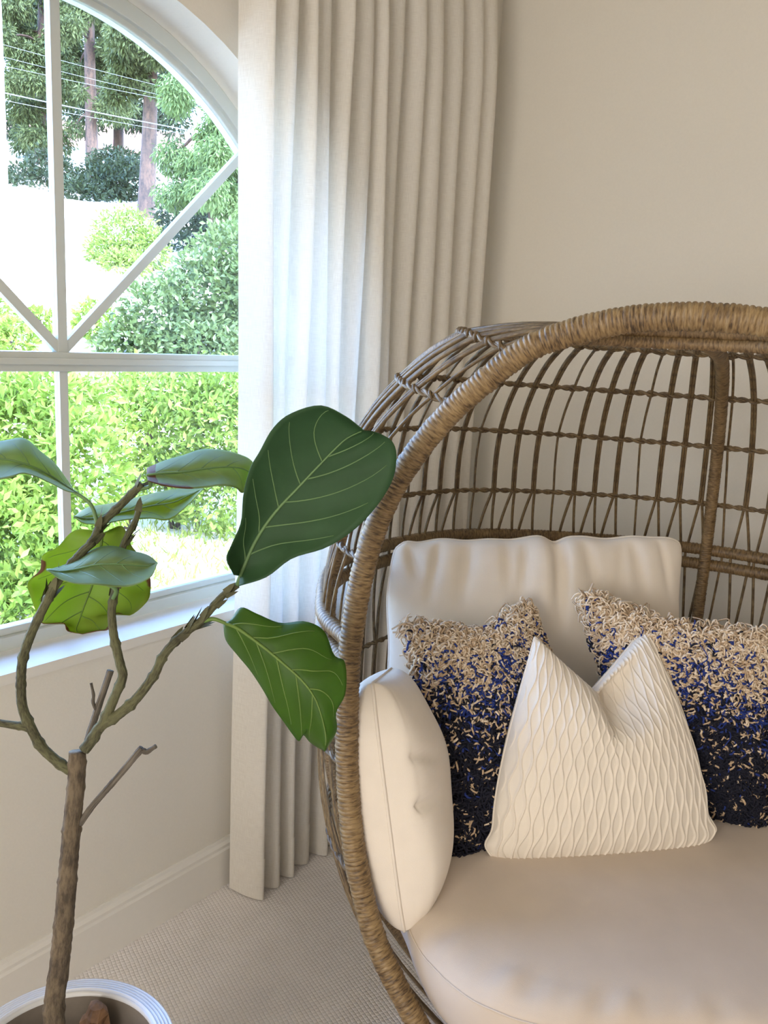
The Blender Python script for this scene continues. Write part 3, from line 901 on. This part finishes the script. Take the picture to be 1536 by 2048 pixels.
j = int(np.argmin(np.abs(secf[:, 0] - 1.0) + np.abs(secf[:, 1] - .434))); m = MB(); m.tube(G[:, j] + nrm(G[:, j] - np.array(ch(0, .42, .40))) * .0005, .0018, 6, closed=True); m.build('seam', M['seat'], seat, SO)


def make_cushion(name, label, cs, T, mat, a=.32, pinch=.02, front=None, n=70, group=None, warp=None):
    F, K, U, Vv, nn = pillow(*cs, T, n, n, a, pinch, front, None, warp)
    org = (np.asarray(cs[0]) + np.asarray(cs[1])) / 2
    t = thing(name, label, 'cushion', org, group)
    m = MB(); m.grid(F); m.grid(K, flip=True); m.build('cushion_cover', mat, t, org)
    m = MB(); m.tube(resample(edge_loop(F), 240, True), .0032, 6, closed=True); m.build('seam', mat, t, org)
    return t


def back_f(U, V):
    d = -.045 * np.exp(-((U - .10 + .03 * (1 - V)) / .045) ** 2) * sstep(.1, 1.0, V) * (1 - .0 * V)
    d += .012 * np.exp(-((U - .10) / .16) ** 2) * sstep(.0, .9, V)
    d += -.012 * np.exp(-((U + .25) / .04) ** 2) * sstep(.45, .95, V) - .010 * np.exp(-((U - .45 - .1 * V) / .05) ** 2) * sstep(.4, .95, V)
    d += -.014 * np.exp(-((U + .88 + .3 * (V - .9)) / .05) ** 2) * sstep(.6, .9, V) + .004 * np.sin(6 * U + 3 * V) * (1 - U ** 2)
    for c, w, e in ((-.7, .035, .012), (-.5, .05, .016), (-.12, .04, .012), (.28, .04, .014), (.62, .05, .016), (.82, .03, .012)):
        d += -e * np.exp(-((U - c - .12 * (1 - V) * np.sign(c)) / w) ** 2) * sstep(.35, .9, V)
    return d * (1 - V ** 10)


def back_warp(U, V, U2, V2):
    k = sstep(.5, 1, V)
    V2 = V2 - .05 * np.exp(-((U - .1) / .06) ** 2) * k + (.010 * np.sin(8 * U + 1) + .007 * np.sin(19 * U + 2)) * k - .05 * np.abs(U) ** 14 * V ** 3 + .03 * np.exp(-((U + .93) / .06) ** 2) * k
    return U2 - .02 * U * V ** 12 + .008 * np.sin(7 * V + 1) * np.abs(U) ** 4, V2


make_cushion('back_cushion', 'plump cream back cushion with a central pleat standing behind the throw pillows', [ch(-.575, .44, .47), ch(-.03, .77, .47), ch(-.050, .85, 1.000), ch(-.632, .50, .972)], .088, M['cushion'], .40, -.028, back_f, 110, warp=back_warp)


def arm_f(U, V):
    d = -.016 * np.exp(-((V - .02 + .12 * (U + 1)) / .05) ** 2) * np.exp(-((U + .93) / .30) ** 2)
    d += -.010 * np.exp(-((V - .42 + .25 * (U + 1)) / .05) ** 2) * np.exp(-((U + .8) / .35) ** 2)
    d += .004 * np.sin(5 * V + 2 * U) * (1 - V ** 2) - .020 * V * np.clip(1 - V ** 2, 0, 1) ** .4 * np.clip(1 - U ** 2, 0, 1) ** .3; return d * np.clip((1 - U ** 2) * 7, 0, 1)


def arm_warp(U, V, U2, V2):   # the front end is rounded
    return U2 + .10 * np.abs(V) ** 4 * sstep(0, -1, U), V2


make_cushion('arm_cushion', 'cream arm cushion with a vertical seam standing inside the chair rim', [ch(-.350, -.02, .432), ch(-.472, .30, .465), ch(-.525, .28, .775), ch(-.442, .0, .862)], .100, M['cushion'], (.24, .34), .0, arm_f, 80, warp=arm_warp)
make_cushion('arm_cushion', 'cream cushion peeking out behind the right shaggy pillow', [ch(.225, .73, .47), ch(.50, .46, .47), ch(.55, .50, .77), ch(.215, .80, .76)], .085, M['cushion'], .36, .03, None, 50)

# --- white pleated pillow, chopped on top
NU, NV = 560, 260
cs = [onb(985, 1722, .205), onb(1420, 1690, .455), onb(1298, 1262, .56), onb(1070, 1272, .36)]


def ridges(U, V):
    n = 36; h = np.zeros_like(U); x = (U + 1) / 2 * n
    base = np.floor(x)
    for dk in (-1, 0, 1, 2):
        k = base + dk; c = k + .30 * np.where(k % 2 == 0, 1, -1) * np.sin(2 * math.pi * V * 2.6 + .25 * np.sin(k * 2.4))
        h = np.maximum(h, np.exp(-((x - c) / .16) ** 2))
    return h


def chop(U, V, U2, V2):
    e = np.abs(U + .08); dip = .56 * np.clip(1 - e / .95, 0, 1) ** 1.15
    k = sstep(-.35, 1.0, V)
    U2 = U2 + .06 * np.where(U < -.08, 1, -.4) * np.exp(-((U + .08) / .5) ** 2) * k
    U2 = U2 + .10 * U * (1 - V ** 2) * (1 - .3 * V)
    V2 = V2 - .025 * (1 - U ** 2) * sstep(0, -1, V) + .05 * np.abs(U) ** 10 * sstep(-.5, -1, V)
    U2 = U2 + .07 * U * np.abs(U) * np.exp(-((V + .90) / .10) ** 2)
    return U2, V2 - dip * k


def pleat_f(U, V):
    edge = np.clip((1 - U ** 2) * 40, 0, 1) * np.clip((1 - V ** 2) * 20, 0, 1)
    line = U - .06 - .16 * (1 - V)
    val = np.where(line < 0, np.exp(-(line / .19) ** 2), np.exp(-(line / .42) ** 2))
    d = -.058 * val * sstep(.15, .75, V) * (1 - sstep(.85, 1.0, V) * .6)
    d += .018 * np.exp(-((U + .35) / .25) ** 2) * sstep(-.2, .8, V) * (1 - V ** 4)
    return d * np.clip((1 - V ** 2) * 6, 0, 1) + .0040 * ridges(U, V) * edge


F, K, U, V_, nn = pillow(*cs, .085, NU, NV, .46, .0, pleat_f, None, chop, cos=True)
org = (cs[0] + cs[1]) / 2
wp = thing('throw_pillow', 'white throw pillow with wavy vertical pleats and a karate-chopped top', 'pillow', org)
m = MB(); m.grid(F); m.build('pleated_front', M['pleat'], wp, org)
m = MB(); m.grid(K[::4, ::4], flip=True); m.build('back_panel', M['panel'], wp, org)
m = MB(); m.tube(resample(edge_loop(F), 300, True), .0022, 6, closed=True); m.build('edge_seam', M['pleat'], wp, org)


# --- shaggy pillows
def shag(label, cs, T, nloops, seed, warp=None, front=None, pinch=.05):
    g = np.random.default_rng(seed)
    F, K, U, V, nn = pillow(*cs, T, 70, 70, .42, pinch, front, None, warp, cos=True)
    org = (np.asarray(cs[0]) + np.asarray(cs[1])) / 2
    t = thing('shaggy_pillow', label, 'pillow', org, 'shaggy navy and beige throw pillows')
    uv = np.zeros(F.shape); uv[..., 0] = (U + 1) / 2; uv[..., 1] = (V + 1) / 2
    m = MB(); m.grid(F, uv=uv); m.build('woven_front', M['ground_cloth'], t, org)
    m = MB(); m.grid(K, flip=True); m.build('back_panel', M['panel'], t, org)
    # loops
    n = nloops; a = (g.random(n)); b = (g.random(n))
    uu = np.arcsin(np.clip(a * 2 - 1, -1, 1)) / math.pi + .5; vv = np.arcsin(np.clip(b * 2 - 1, -1, 1)) / math.pi + .5
    iu, iv = uu * 69, vv * 69; i0 = np.minimum(iu.astype(int), 68); j0 = np.minimum(iv.astype(int), 68); fu, fv = (iu - i0)[:, None], (iv - j0)[:, None]
    P = (1 - fu) * (1 - fv) * F[i0, j0] + fu * (1 - fv) * F[i0 + 1, j0] + fu * fv * F[i0 + 1, j0 + 1] + (1 - fu) * fv * F[i0, j0 + 1]
    N = nrm(np.cross(F[i0 + 1, j0] - F[i0, j0], F[i0, j0 + 1] - F[i0, j0])); N = nrm(N + nn * .3)
    d = g.normal(size=(n, 3)); d -= N * np.sum(d * N, 1, keepdims=True); d = nrm(nrm(d) * .8 + np.array([0, 0, -.55]))
    d -= N * np.sum(d * N, 1, keepdims=True) * .6; d = nrm(d); sdv = np.cross(d, N)
    Ln = (.016 + .020 * g.random(n))[:, None]; Hh = (.008 + .010 * g.random(n))[:, None]; cv = g.normal(size=(n, 1)) * .009
    ts = np.linspace(0, 1, 6); sec = 3
    PP = np.stack([P + d * Ln * (t_ - .25 * math.sin(math.pi * t_)) + N * Hh * (math.sin(math.pi * t_) - .1) + sdv * (cv * math.sin(math.pi * t_) + .003 * (t_ - .5)) for t_ in ts], 1)
    Tt = nrm(np.gradient(PP, axis=1)); N1 = nrm(np.cross(Tt, sdv[:, None, :] + .01)); B1 = np.cross(Tt, N1)
    rad = (.0017 + .0008 * g.random(n))[:, None, None, None]
    an = np.arange(sec) * 2 * math.pi / sec
    R_ = PP[:, :, None, :] + rad * (np.cos(an)[None, None, :, None] * N1[:, :, None, :] + np.sin(an)[None, None, :, None] * B1[:, :, None, :])
    v = b * 2 - 1 + g.normal(size=n) * .12 + .10 * np.sin(a * 9 + seed)
    pb = np.clip((v + .12) / 1.0, 0.10, 1.0)               # share of undyed yarn grows upward
    pick = g.random(n); beige = pick < pb
    blue = (~beige) & (g.random(n) < np.clip((v + .15) / .75, 0.03, .85))
    mat = np.where(beige, np.where(g.random(n) < np.clip(.75 - v * .5, .15, .9), 1, 0), np.where(blue, 2, 3))
    mb = MB(); per = 6 * sec
    base = []
    for i in range(5):
        for j in range(sec): base.append((i * sec + j, i * sec + (j + 1) % sec, (i + 1) * sec + (j + 1) % sec, (i + 1) * sec + j))
    base = np.array(base); I = (np.arange(n)[:, None, None] * per + base[None]).reshape(-1, 4)
    mb.v.append(R_.reshape(-1, 3)); mb.f = I.tolist(); mb.m = np.repeat(mat, len(base)).tolist(); mb.uv.append(np.zeros((n * per, 3))); mb.n = n * per
    mb.build('yarn_loops', [M['yarn_beige'], M['yarn_tan'], M['yarn_blue'], M['yarn_navy']], t, org, kind='stuff')
    # a few long loose threads
    for q in range(7):
        i, j = int(g.integers(34, 60)), int(g.integers(38, 60)); p = F[i, j] + nn * .012
        c = [p]
        for s in range(4): c.append(c[-1] + np.array([g.normal() * .012, g.normal() * .012, -.018]) + nn * g.normal() * .003)
        mm = MB(); mm.tube(catmull(c, 18), .0012, 4); mm.build('loose_thread', M['yarn_blue'], t, org)
    return t


def sag_l(U, V, U2, V2):
    return U2, V2 - .13 * np.exp(-((U - .15) / .45) ** 2) * sstep(0, 1, V)


def sag_r(U, V, U2, V2):
    return U2, V2 - .06 * np.exp(-((U + .1) / .5) ** 2) * sstep(0, 1, V)


shag('shaggy loop pillow fading from beige to navy, half hidden left of the white pillow', [onb(905, 1712, .185), ch(-.10, .47, .475), onb(1052, 1203, .50), onb(803, 1250, .30)], .062, 7500, 11, sag_l)
shag('wider shaggy loop pillow fading from beige to navy, right behind the white pillow', [ch(-.06, .565, .478), onb(1520, 1662, .585), onb(1548, 1262, .66), onb(1158, 1178, .55)], .062, 8500, 12, sag_r)

# ================================================================== FIDDLE LEAF FIG
ZP = 1.22
PR, PZ = .158, .395
bk = onz(120, 1960, PZ); hd = nrm(np.array([bk[0], bk[1], 0])); pc = bk - hd * PR; pc[2] = 0
pot = thing('plant_pot', 'white glazed pot with a ribbed lip holding the fig tree', 'pot', pc)


def lathe(prof, c, n=72):
    a = np.linspace(0, 2 * math.pi, n, endpoint=False)
    return np.array([[(c[0] + r * math.cos(t), c[1] + r * math.sin(t), z) for r, z in prof] for t in a])


lip = [(PR - .028, PZ - .012), (PR - .027, PZ - .003)]
for k in range(5):
    r0 = PR - .026 + k * .0052
    lip += [(r0, PZ - .004 - k * .0006), (r0 + .0013, PZ - k * .0008), (r0 + .0039, PZ - k * .0008), (r0 + .0050, PZ - .004 - k * .0006)]
prof = lip + [(PR, PZ - .010), (PR - .001, PZ - .03), (PR - .008, PZ - .036), (PR - .012, PZ - .1), (PR - .02, .2), (PR - .035, .06), (PR - .042, .008), (PR - .05, 0), (.02, 0)]
m = MB(); m.grid(lathe(prof, pc), closed_u=True); m.build('pot_body', M['pot'], pot, pc)
m = MB(); m.grid(lathe([(PR - .03, .22), (PR - .030, PZ - .06), (PR - .029, PZ - .02), (PR - .028, PZ - .012)], pc), closed_u=True); m.build('inner_wall', M['pot_in'], pot, pc)
SZ = PZ - .075
G = lathe([(r, SZ) for r in np.linspace(.002, PR - .029, 12)], pc); G[:, :-1, 2] += rng.normal(size=G[:, :-1].shape[:2]) * .004
m = MB(); m.grid(G, closed_u=True); m.build('soil', M['soil'], pot, pc, smooth=False)
# chunk of bark
cpos = onz(206, 2040, SZ + .028); dq = cpos[:2] - pc[:2]; cpos[:2] = pc[:2] + dq * min(1, .101 / np.linalg.norm(dq)); cpos[2] = SZ + .036
g = np.random.default_rng(3); a = np.linspace(0, 2 * math.pi, 12, endpoint=False); G = np.array([[(cpos[0] + .026 * math.sin(p) * math.cos(t) * (1 + .2 * g.normal()), cpos[1] + .02 * math.sin(p) * math.sin(t) * (1 + .2 * g.normal()), cpos[2] + .042 * math.cos(p)) for p in np.linspace(.02, math.pi - .02, 8)] for t in a])
m = MB(); m.grid(G, closed_u=True, flip=True); tag(m.build('bark_chunk', M['chip'], None, cpos, smooth=False), 'rough brown bark chunk on the soil inside the white pot', 'bark')

tb = pc.copy(); tb[2] = SZ
fig = thing('fiddle_leaf_fig', 'sparse fiddle-leaf fig tree with few large leaves before the window', 'plant', tb)


def woody(px, r0, r1, mat, name, z=ZP,  n=None, bumps=.045, start=None, end=None, knob=.28, flakes=0):
    P = [at(x, y, z if np.isscalar(z) else z[i]) for i, (x, y) in enumerate(px)]
    if start is not None: P = [np.asarray(start, float)] + P
    if end is not None: P = P + [np.asarray(end, float)]
    P = np.array(P); L = arclen(P)[-1]; n = n or max(12, int(L / .004))
    Q = resample(catmull(P, n * 2), n); s = arclen(Q); g = np.random.default_rng(len(px) * 7 + int(r0 * 1e5))
    r = np.interp(s, [0, s[-1]], [r0, r1]) * (1 + .02 * g.normal(size=n))
    c = bumps * .5
    while c < s[-1]:
        r *= 1 + knob * g.uniform(.5, 1.2) * np.exp(-((s - c) / .0035) ** 2); c += bumps * g.uniform(.6, 1.4)
    
    m = MB(); m.tube(Q, r, 10)
    for f in range(flakes):                              # dry stipules clinging to the tip
        i = int(g.integers(int(n * .55), n - 1)); d = nrm(g.normal(size=3)); T = nrm(Q[min(n - 1, i + 1)] - Q[i - 1]); d = nrm(d - T * (d @ T))
        p = Q[i] + d * r[i] * .8; w = np.cross(T, d) * .006
        m.add([p - w, p + w, p + T * .014 + d * .006 + w * .6, p + T * .022 + d * .010, p + T * .014 + d * .006 - w * .6], [(0, 1, 2, 3, 4)])
    return m.build(name, mat, fig, tb)


woody([(108, 2040), (119, 1930), (129, 1830), (138, 1720), (147, 1620), (153, 1560), (155, 1503)], .0160, .0125, M['bark'], 'trunk', bumps=.055, start=tb + np.array([0, 0, -.02]), knob=.12)
woody([(148, 1545), (128, 1533), (105, 1515), (82, 1492), (62, 1456), (46, 1418), (42, 1378), (45, 1322), (62, 1268), (92, 1206), (116, 1162), (161, 1107), (185, 1083), (202, 1049), (236, 1015), (267, 984), (284, 968)], .0074, .0056, M['twig'], 'branch', flakes=16)
woody([(68, 1462), (50, 1454), (25, 1450), (-20, 1443)], .006, .005, M['twig'], 'branch')
woody([(168, 1500), (185, 1478), (201, 1453), (237, 1429), (272, 1398), (308, 1350), (327, 1311), (355, 1279), (400, 1243), (416, 1226), (444, 1193), (475, 1170)], .0084, .0050, M['twig'], 'branch', flakes=12)
woody([(198, 1458), (209, 1441), (229, 1394), (245, 1354), (241, 1331), (229, 1279), (224, 1240), (224, 1213), (233, 1168), (240, 1120), (247, 1090), (263, 1056), (273, 1035), (280, 1006)], .0076, .0042, M['twig'], 'branch', z=[1.22] * 8 + [1.225, 1.235, 1.24, 1.24, 1.24, 1.24], flakes=8)
woody([(172, 1492), (180, 1466), (193, 1425), (221, 1341)], .0052, .0050, M['dead'], 'dead_twig', z=1.235, knob=.12)
woody([(192, 1420), (186, 1404), (187, 1390), (182, 1366)], .0022, .0018, M['dead'], 'dead_twig', z=1.232, bumps=.012)
woody([(160, 1648), (172, 1630), (189, 1607), (237, 1552), (284, 1496)], .0048, .0050, M['dead'], 'dead_twig', knob=.1)
woody([(284, 1500), (293, 1504), (300, 1500), (312, 1492)], .0035, .0030, M['dead'], 'dead_twig', bumps=.008)


def leaf(st, zb, zt, mat, vein, zl=0, zr=0, curl=0, brown=None, wave=.004, petiole=None, nveins=5, vr=.0016, label=None, vfront=True, seed=1):
    S = np.array([[np.array(q if isinstance(q[0], tuple) else (q, q, q), float)] for q in st], float).reshape(len(st), 3, 2)
    g = np.random.default_rng(seed)
    n, c = 46, 11
    D = catmull(S.reshape(len(st), 6), n).reshape(n, 3, 2); tt = np.linspace(0, 1, n)
    sv = np.linspace(-1, 1, 2 * c + 1); ph = g.uniform(0, 6, 3)

    def surf(t, s):
        t = np.clip(t, 0, 1); L, Mi, R_ = (np.array([np.interp(t, tt, D[:, k, e]) for e in range(2)]) for k in range(3))
        q = Mi + (L - Mi) * max(0, -s) + (R_ - Mi) * max(0, s)
        z = zb + (zt - zb) * t + (zl * s * s if s < 0 else zr * s * s) + curl * math.sin(math.pi * t) + wave * math.sin(9 * t + ph[0]) * s * abs(s) + wave * .4 * math.sin(22 * t + ph[1]) * abs(s) ** 3
        z += .0022 * (math.cos(math.pi * 2 * (t * (nveins + 1) - abs(s) * .9)) * abs(s) * (1 - abs(s)) * 2)
        return at(q[0], q[1], z)
    G = np.array([[surf(t, s) for s in sv] for t in tt]); uv = np.zeros(G.shape); uv[..., 0] = sv[None]; uv[..., 1] = tt[:, None]
    if brown: uv[..., 2] = np.array([[brown(t, s) for s in sv] for t in tt])
    m = MB(); m.grid(G, uv=uv); o = m.build('leaf', mat, fig, tb)
    md = o.modifiers.new('thick', 'SOLIDIFY'); md.thickness = .0009; md.offset = 0
    if label: o['label'] = label
    off = lambda p, k=.0008: p + nrm(CP - p) * k
    m = MB(); P = np.array([off(surf(t, 0)) for t in np.linspace(0, .96, 30)]); m.tube(P, np.linspace(vr * 1.35, vr * .35, 30), 6); m.build('midrib', vein, o)
    o2 = [x for x in o.children][-1]; o2.data.transform(Matrix.Translation(Vector(-tb)))
    for sgn in (-1, 1):
        for k in range(nveins):
            t0 = .06 + .74 * (k + (.25 if sgn > 0 else 0)) / nveins; P = []
            for e in np.linspace(0, .88, 14): P.append(off(surf(min(.985, t0 + (.22 * e - .02) * (1 - .3 * k / nveins) + .07 * e * e), sgn * e), .0006))
            m = MB(); m.tube(np.array(P), np.linspace(vr * .55, vr * .22, 14), 5); vo = m.build('vein', vein, o); vo.data.transform(Matrix.Translation(Vector(-tb)))
    if petiole:
        P = np.array([at(*q) for q in petiole] + [surf(0.02, 0)]); m = MB(); m.tube(catmull(P, 16), np.linspace(.0032, .0026, 16), 7); vo = m.build('petiole', vein, o); vo.data.transform(Matrix.Translation(Vector(-tb)))
    return o


leaf([((468, 1150), (480, 1152), (478, 1172)), ((453, 1119), (500, 1105), (533, 1154)), ((462, 1092), (517, 1072), (584, 1117)), ((482, 1045), (540, 1038), (650, 1096)), ((487, 990), (565, 1008), (705, 1062)), ((500, 938), (592, 980), (752, 1014)), ((520, 902), (618, 952), (785, 960)), ((545, 858), (645, 924), (793, 912)), ((580, 828), (668, 900), (785, 884)), ((640, 811), (692, 878), (765, 870)), ((690, 832), (715, 866), (745, 863)), (728, 861)],
     1.21, 1.16, M['leaf_dark'], M['vein'], zl=-.035, zr=-.02, curl=.02, nveins=5, vr=.0022, label='largest dark green upright leaf overlapping the chair rim', petiole=[(474, 1172, 1.22), (476, 1164, 1.215)], seed=2)
leaf([((462, 1240), (450, 1246), (447, 1250)), ((482, 1215), (474, 1256), (452, 1280)), ((515, 1228), (500, 1274), (475, 1310)), ((560, 1246), (525, 1293), (500, 1340)), ((610, 1243), (550, 1313), (524, 1376)), ((648, 1262), (573, 1333), (545, 1412)), ((668, 1310), (597, 1354), (568, 1444)), ((690, 1325), (618, 1378), (585, 1468)), ((691, 1385), (634, 1405), (598, 1482)), ((672, 1425), (645, 1440), (607, 1470)), ((673, 1462), (652, 1475), (622, 1486)), (650, 1503)],
     1.22, 1.18, M['leaf_mid'], M['vein_dark'], zl=.02, zr=.03, curl=-.015, wave=.008, nveins=5, vr=.0021, label='drooping backlit green leaf with a notched tip', petiole=[(408, 1242, 1.22), (428, 1238, 1.22)], seed=3)
leaf([(152, 986), ((130, 954), (125, 968), (130, 981)), ((109, 926), (98, 950), (96, 964)), ((80, 902), (68, 935), (68, 952)), ((51, 878), (40, 925), (44, 947)), ((20, 879), (5, 918), (20, 955)), ((-30, 892), (-40, 915), (-25, 962)), ((-80, 920), (-85, 925), (-75, 958)), (-120, 945)],
     1.22, 1.15, M['leaf_pale'], M['vein'], zl=.05, zr=-.06, curl=-.02, nveins=4, label='pale arching leaf running out of the left edge', petiole=[(195, 1060, 1.22), (190, 1030, 1.22), (178, 1005, 1.22)], seed=4)
leaf([((294, 936), (293, 950), (296, 962)), ((330, 921), (330, 946), (330, 972)), ((365, 911), (365, 944), (372, 977)), ((403, 899), (405, 938), (410, 975)), ((444, 900), (444, 934), (444, 971)), ((479, 909), (480, 936), (472, 976)), ((504, 923), (500, 945), (487, 985)), (520, 958)],
     1.20, 1.30, M['leaf_pale'], M['vein'], zl=.06, zr=-.05, curl=-.01, nveins=4, brown=lambda t, s: .75 * max(0, s - .35) * (t < .42) * min(1, (.42 - t) * 10) + .5 * (t < .08), label='pale leaf with a browned near edge above the branch tip', petiole=[(278, 978, 1.22), (300, 972, 1.22)], seed=5)
leaf([(147, 1034), ((175, 1015), (175, 1038), (172, 1048)), ((215, 1008), (215, 1032), (215, 1046)), ((253, 1000), (255, 1022), (250, 1040)), ((300, 988), (300, 1012), (300, 1037)), ((345, 979), (345, 1005), (335, 1040)), ((380, 976), (375, 992), (365, 1020)), (408, 977)],
     1.26, 1.30, M['leaf_lime'], M['vein'], zl=.05, zr=-.03, nveins=4, label='narrow green leaf seen edge-on behind the branch tips', seed=6)
leaf([((200, 1063), (205, 1065), (215, 1062)), ((150, 1060), (203, 1085), (245, 1053)), ((115, 1094), (200, 1105), (262, 1090)), ((85, 1110), (195, 1128), (285, 1120)), ((80, 1140), (190, 1150), (300, 1155)), ((55, 1165), (183, 1175), (301, 1180)), ((62, 1195), (174, 1198), (294, 1203)), ((74, 1228), (165, 1222), (262, 1230)), ((85, 1247), (158, 1243), (232, 1227)), ((126, 1246), (153, 1256), (219, 1257)), ((135, 1262), (155, 1265), (195, 1262)), (165, 1268)],
     1.27, 1.25, M['leaf_lime'], M['vein_dark'], zl=-.02, zr=-.02, curl=.02, wave=.014, nveins=5, brown=lambda t, s: max(0, (abs(s) - .80) * 3.4) * (t > .3) * (.6 + .5 * math.sin(14 * t + 3 * s)) + (.55 if (t > .86) else 0) * abs(s), label='yellowing backlit leaf with ragged brown margin', seed=7)
leaf([(94, 1140), ((125, 1131), (122, 1143), (120, 1158)), ((155, 1118), (155, 1138), (155, 1168)), ((190, 1097), (190, 1130), (190, 1169)), ((225, 1092), (225, 1128), (225, 1173)), ((260, 1101), (260, 1130), (262, 1172)), ((295, 1110), (292, 1132), (300, 1155)), (315, 1126)],
     1.19, 1.20, M['leaf_pale'], M['vein'], zl=.05, zr=-.07, curl=-.02, nveins=4, label='pale horizontal leaf in front of the yellowing one', petiole=[(226, 1200, 1.22), (222, 1172, 1.20)], seed=8)
